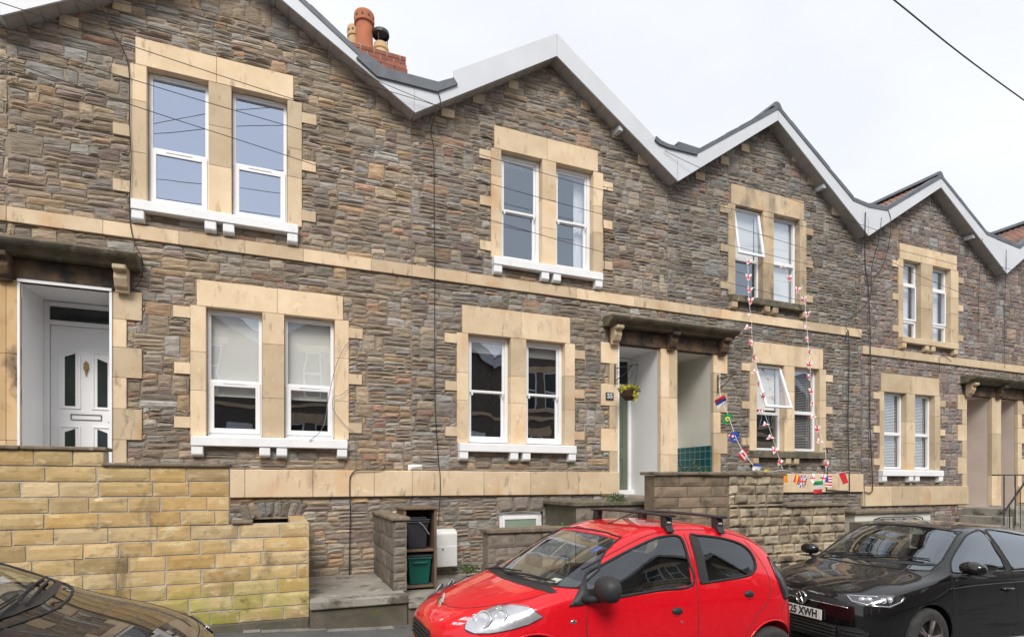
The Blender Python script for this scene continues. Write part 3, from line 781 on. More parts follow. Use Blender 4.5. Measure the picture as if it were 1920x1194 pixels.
# windows
WIN = {1: ('casement', 'window_glass_blue', 'casement', 'window_glass'), 0: ('casement', 'window_glass_blue', 'casement', 'window_glass'),
       2: ('sash', 'window_glass_pale', 'sash', 'window_glass_dark'), 4: ('three', 'window_glass_pale', 'two', 'window_glass'), 5: ('three', 'window_glass_pale', 'two', 'window_glass')}
for i in range(6):
    P = HOUSE[i]; dz = DZ[i]
    for lev, d_ in (('upper', UP[i]), ('ground', GR[i])):
        z0, z1, _ = PW[lev]; z0 += dz; z1 += dz
        a, b, c, e = d_['o']
        for k, (p, q) in enumerate(((a, b), (c, e))):
            if i == 3:
                if lev == 'upper':
                    label_open[0] = 9 if k == 0 else 0
                    o = window(P, p, q, z0, z1, 'hung' if k == 0 else 'two', 'window_glass_pale', [('roller', .0, 1.0)] if k else [('roller', .45, 1.0)], 'window with its top light standing open' if k == 0 else None)
                else:
                    label_open[0] = 19
                    o = window(P, p, q, z0, z1, 'hung' if k == 0 else 'two', 'window_glass_dark', [('roller', .5, 1.0)] if k == 0 else [('slats', .03, .97)], 'window with its top light standing open over a dark pane' if k == 0 else 'window with a slatted blind')
            else:
                uk, ug, gk, gg = WIN[i]
                bl_ = None
                if lev == 'upper': bl_ = {2: [('right', 0, 1)] if k else [('net', .95, 1)], 1: None, 4: [('net', .0, 1)]}.get(i)
                else: bl_ = {1: [('roller', .34, 1)], 0: [('roller', .34, 1)], 2: [('roller', .87, 1)], 4: [('slats', .02, .98)], 5: [('slats', .02, .98)]}.get(i)
                window(P, p, q, z0, z1, uk if lev == 'upper' else gk, ug if lev == 'upper' else gg, bl_)
        sm = {3: 'concrete', 4: 'bath_stone_pale' if lev == 'upper' else 'white_masonry_paint', 5: 'bath_stone_pale' if lev == 'upper' else 'white_masonry_paint'}.get(i, 'white_masonry_paint')
        fm = {3: 'bath_stone_weathered'}.get(i, sm)
        if i == 3: sm = 'mossy_stone'
        sill(P, a - (.16 if lev == 'upper' else .17), e + (.14 if lev == 'upper' else .17), z0, (b + c) / 2, sm, fm)

# cellar window of the middle house
P = HOUSE[2]; a, b, c, d_ = bw
m = MB(); arc = [(a, c), (b, c), (b, d_ - .05)] + [(b + (a - b) * t / 10, d_ - .05 + .05 * math.sin(math.pi * t / 10)) for t in range(1, 10)] + [(a, d_ - .05)]
m.prism(arc, .06, .08); m.cm = 1; m.box(a + .11, b - .11, .045, .059, c, d_ - .12)
m.cm = 0; m.box(a + .07, a + .109, .03, .059, c, d_ - .08); m.box(b - .109, b - .07, .03, .059, c, d_ - .08); m.box(a + .11, b - .11, .03, .059, d_ - .119, d_ - .08)
m.build('cellar_window', ['white_masonry_paint', 'sage_panel'], P)
m = MB(); V0 = (a, c); 
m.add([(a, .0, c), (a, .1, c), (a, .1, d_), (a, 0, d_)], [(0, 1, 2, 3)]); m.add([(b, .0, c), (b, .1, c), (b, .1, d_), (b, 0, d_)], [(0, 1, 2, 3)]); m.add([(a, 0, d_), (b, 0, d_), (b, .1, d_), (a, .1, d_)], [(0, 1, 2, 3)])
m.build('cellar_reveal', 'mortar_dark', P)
rng = random.Random(5)
def voussoirs(P, xa, xb, z0, z1, n, mat, bend=.06):
    m = MB(); rects = []; xs = [xa + (xb - xa) * k / n for k in range(n + 1)]
    for k in range(n): rects.append((xs[k], xs[k + 1], 0, 1, rng.random(), rng.random()))
    lay_stones(m, [(r[0], r[1], z0, z1, r[4], r[5]) for r in rects], gap=.012, depth=.04, relief=.02, seed=int(xa * 10), ledge=6)
    mc, hw = (xa + xb) / 2, (xb - xa) / 2
    for q in range(len(m.v)):
        x, y, z = m.v[q]; t = (x - mc) / hw; f = (z - z0) / (z1 - z0)
        m.v[q] = (x + t * f * .10, y, z + bend * (1 - t * t) * (1 - .6 * f))
    m.build('arch_stones', mat, P, fix=False)
voussoirs(HOUSE[2], WX(937), WX(1017), -.50, -.24, 3, 'stone_grey', .03)
voussoirs(HOUSE[1], WX(460), WX(564), -.55, -.31, 8, 'stone_grey', .07)
m = MB(); a, b, c, d_ = bw1
m.add([(a, .3, c), (b, .3, c), (b, .3, d_), (a, .3, d_)], [(0, 1, 2, 3)]); m.add([(a, .0, c), (b, .0, c), (b, .3, c), (a, .3, c)], [(0, 1, 2, 3)]); m.add([(a, .0, d_), (b, .0, d_), (b, .3, d_), (a, .3, d_)], [(0, 1, 2, 3)])
m.build('cellar_opening', 'room_dark', HOUSE[1])
# painted sills' neighbour: one loose white stone and pale eaves blocks
m = MB(); lay_stones(m, [(WX(766, -.06), WX(793, -.06), .172, .275, .5, .5)], depth=.085, relief=.03, seed=3); m.build('white_stone', 'white_masonry_paint', HOUSE[1], fix=False)
def eaves_blocks(P, pts):
    for (px, py, w_, h_) in pts:
        m = MB(); x, z = W(px, py); m.cc = (rng.random(),) * 3; m.box(x, x + w_, -.04, .01, z, z + h_)
        m.build('eaves_block', 'bath_stone_weathered', P, bevel=.006)
eaves_blocks(HOUSE[2], [(826, 219, .22, .13), (885, 194, .20, .16), (952, 167, .18, .14), (1087, 206, .2, .16), (1146, 260, .2, .16), (1195, 309, .2, .2)])
eaves_blocks(HOUSE[3], [(1302, 337, .22, .14), (1349, 308, .2, .16), (1388, 284, .2, .14), (1484, 304, .2, .16), (1513, 347, .2, .2), (1558, 404, .22, .2)])
eaves_blocks(HOUSE[1], [(112, 50, .2, .14), (212, 20, .2, .14)])

# chimney behind the first valley
P = HOUSE[1]; cy = 1.3
m = MB(); x1_, zt = W(761, 138, cy); x0_ = x1_ - 1.0
zt = W(735, 100, cy)[1]; zlow = 5.4; z = zt; k = 0
base = MB(); base.box(x0_ + .012, x1_ - .012, cy + .012, cy + .9, zlow, zt - .005); base.cm = 1
rr = random.Random(4)
while z > zlow:
    off = .0 if k > 0 else 0
    out = (0, .0, .012, .024, .024, .012, 0, 0)[min(k, 7)]
    x = x0_ - (k % 2) * .11
    while x < x1_:
        a, b = max(x + .005, x0_ - out), min(x + .215, x1_ + out)
        if b - a > .03: base.cc = (rr.random(),) * 3; base.box(a, b if x + .225 < x1_ else x1_ + out, cy - out, cy + .1, z - .066, z - .001)
        x += .225
    for q in range(4):
        y = cy + .105 + q * .225 - (k % 2) * .1; base.cc = (rr.random(),) * 3; base.box(x1_ - .1, x1_ + out, max(y, cy + .105), y + .21, z - .066, z - .001)
    z -= .077; k += 1
ch = base.build('chimney', ['lime_mortar', 'brick_red'], P)
def pot(c, z0, r, h, mat, kind):
    m = MB()
    if kind == 'tall': pr = [(r * 1.12, 0), (r * 1.1, .03), (r, .05), (r * .93, h * .72), (r * .95, h * .74), (r * 1.12, h * .76), (r * 1.14, h * .96), (r * 1.05, h), (r * .85, h), (r * .8, h * .8)]
    else: pr = [(r, 0), (r * .98, h * .55), (r * 1.12, h * .6), (r * 1.12, h * .72), (r, h * .76), (r * .98, h), (r * .8, h), (r * .8, h * .8)]
    m.lathe(pr, (c[0], c[1], z0), 20)
    if kind == 'tall':
        m.cm = 1
        for k in range(10):
            a = 2 * math.pi * k / 10; q = len(m.v)
            m.box(r * 1.11, r * 1.145, -.016, .016, -.02, .02); m.xf(Matrix.Translation((c[0], c[1], z0 + h * .86)) @ Matrix.Rotation(a, 4, 'Z'), q)
    o = m.build('chimney_pot', [mat, 'room_dark'], ch, smooth=False)
    return o
zc = zt
m = MB(); m.box(x0_ + .05, x1_ - .03, cy + .03, cy + .8, zt - .003, zt + .035); m.build('flaunching', 'lime_mortar', ch, bevel=.015)
xo, zo = W(683, 92, cy + .3); pot((xo, cy + .3), zt, .155, W(683, 28, cy + .3)[1] - zt, 'terracotta', 'tall')
pot((WX(664, cy + .65), cy + .65), zt, .11, W(664, 53, cy + .65)[1] - zt, 'buff_clay', 'tall')
xo = WX(714, cy + .25); pot((xo, cy + .25), zt, .125, .27, 'buff_clay', 'short')
m = MB(); ztop = W(714, 62, cy + .25)[1]
m.lathe([(.001, 0.0), (.145, 0), (.15, -.02), (.15, -.06), (.14, -.06), (.14, -.02), (.001, -.012)], (xo, cy + .25, ztop), 20)
for a in (0, 2.1, 4.2): m.tube([(xo + .11 * math.cos(a), cy + .25 + .11 * math.sin(a), zt + .2), (xo + .12 * math.cos(a), cy + .25 + .12 * math.sin(a), ztop - .05)], .008)
m.build('chimney_cowl', 'black_metal', ch)
# ------------------------------------------------------------------ front gardens: walls, slabs, steps
def block_mat(name, stops, stains, bmp=.5, rough=.9, var=.3):
    m, t, b = newmat(name); a = attr(t)
    c = ramp(t, a[0], stops)
    c = mixc(t, .6, c, ramp(t, noise_n(t, coords(t, (1, 1, 1.6)), 5, 7, .65), [(.3, (.62, .6, .58)), (.5, (1, 1, 1)), (.7, (1.3, 1.3, 1.35))]), 'MULTIPLY')
    for (sc, ssc, th, so, st, zlim) in stains:
        v = coords(t, st)
        f = ramp(t, noise_n(t, v, ssc, 6, .62), [(th, (0, 0, 0)), (min(1, th + so), (1, 1, 1))])
        if zlim is not None:
            s = N(t, 'ShaderNodeSeparateXYZ'); t.links.new(coords(t), s.inputs[0])
            mr = N(t, 'ShaderNodeMapRange'); t.links.new(s.outputs[2], mr.inputs[0])
            mr.inputs[1].default_value = zlim; mr.inputs[2].default_value = zlim - .5; mr.inputs[3].default_value = 0; mr.inputs[4].default_value = 1
            f = math_n(t, 'MULTIPLY', f, mr.outputs[0])
        c = mixc(t, f, c, sc)
    k = math_n(t, 'MULTIPLY_ADD', a[1], var, 1 - var / 2)
    cc = N(t, 'ShaderNodeVectorMath', operation='SCALE'); t.links.new(c, cc.inputs[0]); t.links.new(k, cc.inputs['Scale'])
    t.links.new(cc.outputs[0], b.inputs['Base Color']); b.inputs['Roughness'].default_value = rough; b.inputs['Specular IOR Level'].default_value = .3
    bump(t, b, noise_n(t, coords(t), 55, 7, .65), bmp, .006)
    return m
block_mat('yellow_block', [(0, (.51, .33, .135)), (.3, (.55, .40, .195)), (.55, (.43, .31, .155)), (.8, (.60, .455, .26)), (1, (.54, .35, .13))],
          [((.62, .50, .30), 6, .55, .10, (1, 1, 2.2), None), ((.30, .22, .12), 5, .57, .14, (1, 1, 1.6), None), ((.13, .105, .07), 2.2, .58, .12, (1, 1, .4), None), ((.34, .34, .06), 2.2, .42, .2, (1, 1, .8), -.95), ((.14, .13, .05), 5, .56, .15, (1, 1, 1), -.9), ((.62, .58, .50), 30, .74, .04, (1, 1, 1), None)])
block_mat('rockfaced_block', [(0, (.42, .35, .24)), (.3, (.36, .29, .20)), (.55, (.26, .215, .16)), (.8, (.46, .39, .28)), (1, (.33, .28, .21))],
          [((.06, .05, .04), 2.3, .54, .14, (1, 1, 1.2), None), ((.17, .14, .10), 7, .56, .15, (1, 1, 1), None)], .9)
block_mat('brown_block', [(0, (.25, .19, .13)), (.5, (.20, .155, .11)), (1, (.30, .23, .16))],
          [((.09, .075, .055), 3, .52, .16, (1, 1, 1), None), ((.35, .31, .25), 26, .62, .08, (4, 4, .5), None)], .8)
block_mat('grey_block', [(0, (.20, .17, .14)), (.5, (.25, .21, .175)), (1, (.16, .145, .12))],
          [((.10, .085, .07), 5, .55, .14, (1, 1, 1), None), ((.36, .32, .27), 16, .66, .08, (1, 1, 1), None)], .8)

def courses(x0, x1, zb, zt, ch, lens, seed, skip=None):
    rng = random.Random(seed); res = []; z = zt; k = 0
    while z > zb + .02:
        lo = max(z - ch, zb); x = x0 - rng.uniform(0, lens[0])
        while x < x1 - .001:
            e = x + lens[rng.randint(0, len(lens) - 1)] * rng.uniform(.96, 1.04)
            if x1 - e < .12: e = x1
            a = max(x, x0)
            if e - a > .05: res.append((a, min(e, x1), lo, z, rng.random(), rng.random()))
            x = e
        z -= ch; k += 1
    return res
def block_wall(P, name, x0, x1, zb, zt, yf, th, mats, ch=.157, lens=(.46, .31, .42), seed=1, **k):
    m = MB(); m.box(x0 + .004, x1 - .004, yf + .003, yf + th - .012, zb, zt - .004); m.cm = 1
    st = len(m.v)
    lay_stones(m, courses(x0, x1, zb, zt, ch, lens, seed), seed=seed, **k)
    for q in range(st, len(m.v)): x, y, z = m.v[q]; m.v[q] = (x, y + yf, z)
    return m.build(name, mats, P, fix=False)
def coping(P, x0, x1, y0, y1, z0, z1, mat='coping', seed=1, ln=.6):
    m = MB(); r = random.Random(seed); x = x0
    while x < x1 - .01:
        e = x + ln * r.uniform(.7, 1.3); e = x1 if x1 - e < .25 else e
        j = r.uniform(-.006, .006); m.box(x + .002, e - .002, y0 + j, y1 + j, z0, z1 + r.uniform(-.004, .004)); x = e
    return m.build('coping', mat, P, bevel=.012, seg=2)

YW = -1.75
T = thing('garden_wall', 'long wall of yellow stone blocks stepping down beside the white door', 'wall', (-1.5, YW, G(-1.5)))
xa, xb, xc = WX(196, YW), WX(430, YW), WX(580, YW)
kw = dict(ch=.157, lens=(.47, .30, .44, .33), gap=.014, depth=.009, relief=.009, step=.07, wob=.004, back=.004, ledge=6, edge=.012, tilt=.003)
block_wall(T, 'block_wall', -8.5, xa, .158, .315, YW, .2, ['lime_mortar', 'yellow_block'], seed=11, **kw)
block_wall(T, 'block_wall', -8.5, xb, -.47, .158, YW, .2, ['lime_mortar', 'yellow_block'], seed=12, **kw)
block_wall(T, 'block_wall', -8.5, xc, -1.56, -.47, YW, .2, ['lime_mortar', 'yellow_block'], seed=13, **kw)
coping(T, -8.5, xa + .02, YW - .04, YW + .24, .317, .355, seed=2, ln=1.2); coping(T, xa - .02, xb + .02, YW - .04, YW + .24, .160, .198, seed=3, ln=1.4)
coping(T, xb + .02, WX(474, YW), YW - .03, YW + .23, -.468, -.43, seed=3)
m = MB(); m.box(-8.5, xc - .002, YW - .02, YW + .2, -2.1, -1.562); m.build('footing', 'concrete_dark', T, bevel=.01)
# side return of the yellow wall back to the house
m = MB(); m.box(xc - .2, xc - .001, YW + .201, -.002, -1.36, -.48); m.build('side_wall', 'yellow_block', T)

# slabs in front of the two left houses
def slab(name, label, x0, x1, y0, y1, zt, th, seed, mat='concrete'):
    m = MB(); n = 14; rr_ = random.Random(seed)
    T_ = thing(name, label, 'slab', ((x0 + x1) / 2, (y0 + y1) / 2, zt))
    m.box(x0, x1, y0, y1, zt - th, zt); m.build('slab_top', mat, T_, bevel=.015, seg=2)
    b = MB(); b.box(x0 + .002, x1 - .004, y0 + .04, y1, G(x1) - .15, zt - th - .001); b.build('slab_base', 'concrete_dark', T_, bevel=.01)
    return T_
s1b = WX(766, -1.85)
slab('concrete_slab', 'raised concrete slab between the yellow wall and the low block wall', xc + .001, s1b, -1.86, -.003, -1.367, .10, 1)
slab('concrete_slab', 'lower concrete slab under the wooden bin cabinet', s1b + .003, 3.45, -1.86, -.003, -1.48, .06, 2)
m = MB(); x = -5.0; rng = random.Random(9)
while x < 2.6:
    e = x + rng.uniform(.15, .7); w0 = rng.uniform(.04, .10); h0 = rng.uniform(.01, .035)
    yb_ = -1.77 if x < xc else -1.90
    if rng.random() < .88:
        m.add([(x, yb_ - w0, G(x) + .003), (e - .006, yb_ - w0 * rng.uniform(.7, 1.2), G(e) + .003), (e - .006, yb_ + .02, G(e) + h0), (x, yb_ + .02, G(x) + h0)], [(0, 1, 2, 3)])
    x = e
tag(m.build('kerb_strip', 'kerb_pale'), kind='structure')

# low wall beside the bins, seen end on
T = thing('low_block_wall', 'short wall of grey blocks with stone coping running out from the house left of the bins', 'wall', (1.5, -.8, -1.36))
xw0 = WX(738, -1.56); xw1 = WX(763.5, -1.56)
m = MB(); m.box(xw0 + .01, xw1 - .006, -1.548, -.004, -1.366, -.50); m.cm = 1; st = len(m.v)
lay_stones(m, courses(-1.56, 0, -1.366, -.49, .215, (.44, .40), 5), gap=.014, depth=.008, relief=.008, step=.1, wob=.004, seed=5, back=.006)
Mx = Matrix(((0, 1, 0, xw0), (1, 0, 0, 0), (0, 0, 1, 0), (0, 0, 0, 1)))
for q in range(st, len(m.v)):
    x, y, z = m.v[q]; m.v[q] = (xw0 + y, x, z)
st = len(m.v); lay_stones(m, courses(xw0, xw1, -1.366, -.49, .108, (.3, .3), 6), gap=.012, depth=.012, relief=.015, step=.04, wob=.006, seed=6, back=.006)
for q in range(st, len(m.v)): x, y, z = m.v[q]; m.v[q] = (x, y - 1.556, z)
m.build('block_wall', ['lime_mortar', 'grey_block'], T, fix=False)
m = MB(); y = -1.6
for k in range(7):
    m.box(xw0 - .035, xw1 + .035, y + .003, y + .225, -.49, -.44 + rng.uniform(-.005, .006)); y += .228
m.build('coping', 'coping', T, bevel=.012)

# steps, landing and walls in front of door 55
T = thing('door_steps', 'mossy stone landing and steps below the door marked 55', 'steps', (6.5, -.6, -1.9))
lx = WX(1076, -1.12)
m = MB(); m.box(lx, 8.4, -1.14, -.004, -.37, -.305); m.build('landing', 'mossy_stone', T, bevel=.012, seg=2)
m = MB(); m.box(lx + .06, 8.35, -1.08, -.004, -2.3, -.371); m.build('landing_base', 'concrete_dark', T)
m = MB()
for k in range(5): m.box(lx - .28 * (k + 1), lx + .05 - .28 * k, -1.08, -.1, -2.2, -.72 - .19 * k)
m.build('steps', 'concrete', T, bevel=.01)
block_wall(T, 'riser_blocks', lx + .06, WX(1232, -1.12), -1.9, -.375, -1.09, .05, ['lime_mortar', 'grey_block'], seed=21, ch=.2, lens=(.44, .4), gap=.012, depth=.01, relief=.01, step=.09, wob=.004)
T = thing('low_block_wall', 'low grey block wall with slab coping in front of the green cellar window', 'wall', (4.2, -1.4, -1.8))
wa, wb = WX(914, -1.45), WX(1072, -1.45)
block_wall(T, 'block_wall', wa, wb, -2.0, -.70, -1.45, .22, ['grey_block', 'grey_block'], seed=22, ch=.2, lens=(.44, .4), gap=.012, depth=.012, relief=.012, step=.07, wob=.005)
coping(T, wa - .03, wb + .03, -1.5, -1.19, -.70, -.645, seed=5, ln=.5)
m = MB(); m.box(WX(856, -1.4), wa - .02, -1.5, -1.25, -1.9, -1.39); m.build('edging_stone', 'concrete', T, bevel=.02)

Y3 = -1.8
T = thing('garden_wall', 'tall front wall of brown and pale rock-faced blocks behind the red car', 'wall', (8, Y3, -2))
b0, b1, b2, b3 = WX(1226, Y3), WX(1365.5, Y3), WX(1469, Y3), WX(1583, Y3)
block_wall(T, 'smooth_blocks', b0, b1, -2.2, .10, Y3, .25, ['brown_block', 'brown_block'], seed=31, ch=.163, lens=(.45, .42, .47), gap=.012, depth=.012, relief=.008, step=.08, wob=.003, back=.006)
rk = dict(ch=.150, lens=(.26, .36, .20, .31), gap=.013, depth=.035, relief=.036, step=.045, wob=.004, back=.01, ledge=9, edge=.03)
block_wall(T, 'rockfaced_blocks', b1 + .002, b2, -.41, .10, Y3, .25, ['mortar', 'rockfaced_block'], seed=32, **rk)
block_wall(T, 'rockfaced_blocks', b1 + .002, b3, -2.4, -.41, Y3, .25, ['mortar', 'rockfaced_block'], seed=33, **rk)
coping(T, b0 - .04, b2 + .02, Y3 - .06, Y3 + .30, .102, .15, 'coping', 6, .7); coping(T, b2 + .022, b3 + .03, Y3 - .07, Y3 + .30, -.408, -.36, 'coping', 7, .7)

T = thing('garden_wall', 'low cream painted wall with stone coping just above the black car roof', 'wall', (13, -1.8, -2.2))
c0, c1 = WX(1604, Y3), WX(1745, Y3)
m = MB(); m.box(c0, c1, Y3, Y3 + .2, -2.6, -.56); m.build('rendered_wall', 'cream_render', T, bevel=.008)
coping(T, c0 - .05, c1 + .05, Y3 - .06, Y3 + .26, -.558, -.50, 'coping', 8, 1.2)
m = MB(); m.box(b3 + .01, WX(1704, Y3 - .3), Y3 - .32, Y3 - .08, -2.6, -.68); m.build('front_kerb_wall', 'mossy_stone', T, bevel=.01)
T2 = thing('scroll_railing', 'black wrought iron scroll panel on the cream wall behind the black car', 'railing', ((c0 + c1) / 2, Y3 - .05, -.7))
m = MB(); r0, r1 = WX(1632, Y3), WX(1728, Y3)
m.tube([(r0, Y3 - .04, -1.1), (r0, Y3 - .04, -.74), (r0 + .05, Y3 - .04, -.66), (r0 + .2, Y3 - .04, -.63), (r1 - .2, Y3 - .04, -.63), (r1 - .05, Y3 - .04, -.66), (r1, Y3 - .04, -.74), (r1, Y3 - .04, -1.1)], .011)
m.build('rail', 'black_metal', T2)
for k in range(4):
    m = MB(); xx = r0 + .25 + (r1 - r0 - .5) * k / 3
    for s_ in (-1, 1):
        m.tube([(xx + s_ * (.01 + .06 * math.sin(a * .5)), Y3 - .04, -.80 + .11 * math.cos(a) + .03) for a in [q * .5 for q in range(10)]], .009, 5)
    m.build('scroll', 'black_metal', T2)

T = thing('door_steps', 'stone steps rising to the two doors at the right end', 'steps', (16.5, -.6, -2.3))
m = MB(); e0 = WX(1770, -1.0)
m.box(WX(1809, 0) - .1, 21, -1.1, -.004, -2.8, -.605); m.build('landing', 'concrete', T, bevel=.02)
m = MB()
for k in range(4): m.box(WX(1809, 0) - .12 - .3 * (k + 1), WX(1809, 0) - .1 - .3 * k, -1.05, -.1, -2.8, -.61 - .18 * (k + 1))
m.build('steps', 'concrete', T, bevel=.01)
T = thing('stair_railing', 'black metal handrail with uprights by the far right doors', 'railing', (WX(1890, -1.1), -1.1, -.6))
Yr = -1.1
m = MB(); m.tube([P3(1861, 890, Yr), P3(1990, 890, Yr)], .016); m.tube([P3(1877, 962, Yr), P3(1884, 958, Yr), P3(1935, 885, Yr)], .022); m.build('handrail', 'black_metal', T)
for px in (1882.5, 1903.5):
    m = MB(); m.tube([P3(px, 890, Yr), P3(px, 985, Yr)], .013); m.build('upright', 'black_metal', T)
for px, y in ((1893, 948), (1913, 918), (1924, 905), (1935, 890)):
    m = MB(); m.tube([P3(px, y, Yr), P3(px, 990, Yr)], .011); m.build('upright', 'black_metal', T)

# ------------------------------------------------------------------ bins and meter box
cx0, cx1 = WX(757, -1.03), WX(819, -1.03); cy0, cy1 = -1.03, -.52; cz0, cz1 = -1.478, -.36
T = thing('bin_cabinet', 'open fronted wooden cabinet holding two recycling boxes', 'cabinet', ((cx0 + cx1) / 2, -.8, cz0))
for xx in (cx0, cx1 - .035):
    m = MB(); m.box(xx, xx + .035, cy0, cy1, cz0, cz1 - .02); m.build('side_panel', 'timber_old', T, bevel=.003)
m = MB(); m.box(cx0 - .02, cx1 + .02, cy0 - .02, cy1, cz1 - .019, cz1 + .006); m.build('top_board', 'timber_old', T, bevel=.003)
m = MB(); m.box(cx0 + .036, cx1 - .036, cy1 - .02, cy1 - .001, cz0, cz1 - .02); m.build('back_board', 'timber_old', T)
zsh = -.925
for z_ in (cz0 + .06, zsh): m = MB(); m.box(cx0 + .036, cx1 - .036, cy0 + .01, cy1 - .021, z_ - .03, z_); m.build('shelf', 'timber_old', T, bevel=.003)
def tub(name, label, x0, x1, y0, y1, z0, h, mat, lidmat, taper=.03, handle=True):
    T = thing(name, label, 'recycling box', ((x0 + x1) / 2, (y0 + y1) / 2, z0))
    m = MB(); a = taper
    m.add([(x0 + a, y0 + a, z0), (x1 - a, y0 + a, z0), (x1 - a, y1 - a, z0), (x0 + a, y1 - a, z0), (x0, y0, z0 + h * .86), (x1, y0, z0 + h * .86), (x1, y1, z0 + h * .86), (x0, y1, z0 + h * .86)], [(0, 3, 2, 1), (4, 5, 6, 7), (0, 1, 5, 4), (1, 2, 6, 5), (2, 3, 7, 6), (3, 0, 4, 7)])
    m.box(x0 - .012, x1 + .012, y0 - .012, y1 + .012, z0 + h * .80, z0 + h * .87)
    m.build('tub', mat, T, bevel=.012, seg=2)
    m = MB(); m.box(x0 - .018, x1 + .018, y0 - .02, y1 + .018, z0 + h * .875, z0 + h * .94); m.box(x0 + .02, x1 - .02, y0 + .02, y1 - .02, z0 + h * .941, z0 + h); m.build('lid', lidmat, T, bevel=.01, seg=2)
    return T
T = tub('recycling_box', 'green plastic recycling box on the bottom of the wooden cabinet', cx0 + .07, cx1 - .06, cy0 + .05, cy1 - .06, cz0 + .061, .44, 'bin_green', 'bin_dark')
m = MB(); zz = cz0 + .061 + .31; xm = (cx0 + cx1) / 2
m.tube([(xm - .09, cy0 + .035, zz + .06), (xm - .09, cy0 + .02, zz), (xm + .09, cy0 + .02, zz), (xm + .09, cy0 + .035, zz + .06)], .012); m.build('handle', 'bin_green', T)
T = tub('food_caddy', 'dark lidded caddy with a grey handle on the top shelf of the cabinet', cx0 + .05, cx1 - .10, cy0 + .05, cy1 - .08, zsh + .001, .44, 'bin_dark', 'bin_dark')
m = MB(); m.tube([(cx0 + .22, cy0 + .03, zsh + .37), (cx0 + .27, cy0 + .022, zsh + .33), (cx0 + .36, cy0 + .022, zsh + .20)], .009); m.build('handle', 'cable_grey', T)

mx0, mx1 = WX(818, -.22), WX(858, -.22)
T = thing('meter_box', 'white plastic utility meter box fixed low on the wall right of the bins', 'meter box', ((mx0 + mx1) / 2, 0, -1.3))
m = MB(); m.prismx([(-.0, -.735), (-.10, -.735), (-.19, -.765), (-.215, -.80), (-.22, -1.31), (-.0, -1.31)], mx0, mx1); m.build('box_body', 'meter_white', T, bevel=.015, seg=3)
m = MB(); m.box(mx0 + .012, mx1 - .012, -.232, -.221, -1.30, -.99); m.build('door', 'meter_white', T, bevel=.004)
m = MB(); m.lathe([(.001, -.012), (.012, -.012), (.012, 0)], ((mx0 + mx1) / 2 - .07, -.232, -1.03), 10, 'y'); m.build('lock', 'black_metal', T)

# ------------------------------------------------------------------ lettering helper
def text_mesh(txt, size, mat, name='lettering', bold=0.0, depth=.002, sx=1.0):
    cu = bpy.data.curves.new(name, 'FONT'); cu.body = txt; cu.size = size; cu.extrude = depth; cu.offset = bold
    cu.align_x = 'CENTER'; cu.align_y = 'CENTER'
    o = bpy.data.objects.new('tmp', cu); COL.objects.link(o)
    bpy.context.view_layer.update()
    me = bpy.data.meshes.new_from_object(o.evaluated_get(bpy.context.evaluated_depsgraph_get()))
    bpy.data.objects.remove(o)
    me.materials.clear(); me.materials.append(MATS[mat]); me.name = name
    me.transform(Matrix.Diagonal((sx, 1, 1, 1))); return me

# house number plate
px0, pz0 = W(1136, 749, -.045); px1, pz1 = W(1150.5, 736, -.045)
T = thing('house_number', 'small slate plate reading 55 beside the door with the hanging basket', 'number plate', ((px0 + px1) / 2, -.04, pz0))
m = MB(); m.box(px0, px1, -.05, -.034, pz0, pz1); m.build('plate', 'slate_plate', T, bevel=.002)
me = text_mesh('55', .115, 'cloth_white', 'digits', .002); me.transform(Matrix.Translation(((px0 + px1) / 2, -.052, (pz0 + pz1) / 2)) @ Matrix.Rotation(R(90), 4, 'X')); link('digits', me, T)

# hanging brackets and basket
def bracket_iron(label, px, py, Y0, out):
    x, z = W(px, py, Y0)
    T = thing('hanging_bracket', label, 'bracket', (x, Y0, z))
    m = MB(); m.tube([(x, Y0 - .005, z - .26), (x, Y0 - .005, z + .1)], .012); m.tube([(x, Y0, z - .2), (x + out * .2, Y0 - .13, z - .08), (x + out * .33, Y0 - .25, z + .06)], .008)
    m.tube([(x, Y0, z + .02), (x + out * .42, Y0 - .32, z + .06)], .009)
    m.tube([(x + out * (.42 + .02 * math.cos(a)), Y0 - .32, z + .04 + .02 * math.sin(a)) for a in [q * .6 for q in range(9)]], .006, 5)
    m.build('iron_arm', 'black_metal', T); return (x + out * .42, Y0 - .32, z + .02)
hk = bracket_iron('black iron bracket carrying the hanging basket beside the open porch', 1153, 693, -.06, .62)
bracket_iron('black iron bracket with the end of the flag string right of the twin porch', 1346, 712, -.06, .42)
bx, bz = W(1179, 737, hk[1]); by = hk[1]
T = thing('hanging_basket', 'wicker hanging basket with yellow trailing flowers', 'hanging basket', (bx, by, bz))
m = MB(); m.lathe([(.001, -.13), (.07, -.115), (.12, -.06), (.155, .02), (.165, .035), (.15, .04), (.13, .02), (.001, .0)], (bx, by, bz), 20); m.build('basket', 'wicker', T)
m = MB()
for k in range(3):
    a = k * 2.1 + .4; m.tube([(bx + .15 * math.cos(a), by + .15 * math.sin(a), bz + .03), (hk[0], hk[1], hk[2])], .003, 4)
m.build('chain', 'black_metal', T)
def leaves(m, c, rx, ry, rz, n, s, rng, up=0):
    for _ in range(n):
        while True:
            p = Vector((rng.uniform(-1, 1), rng.uniform(-1, 1), rng.uniform(-1, 1)))
            if p.length < 1: break
        q = Vector(c) + Vector((p.x * rx, p.y * ry, p.z * rz)); m.cc = (rng.random(),) * 3
        a = Vector((rng.uniform(-1, 1), rng.uniform(-1, 1), rng.uniform(-1, 1) + up)).normalized(); b = a.cross(Vector((rng.random(), rng.random(), .3))).normalized()
        l = s * rng.uniform(.6, 1.3); m.add([q, q + a * l * .5 + b * l * .25, q + a * l, q + a * l * .5 - b * l * .25], [(0, 1, 2, 3)])
rng = random.Random(77)
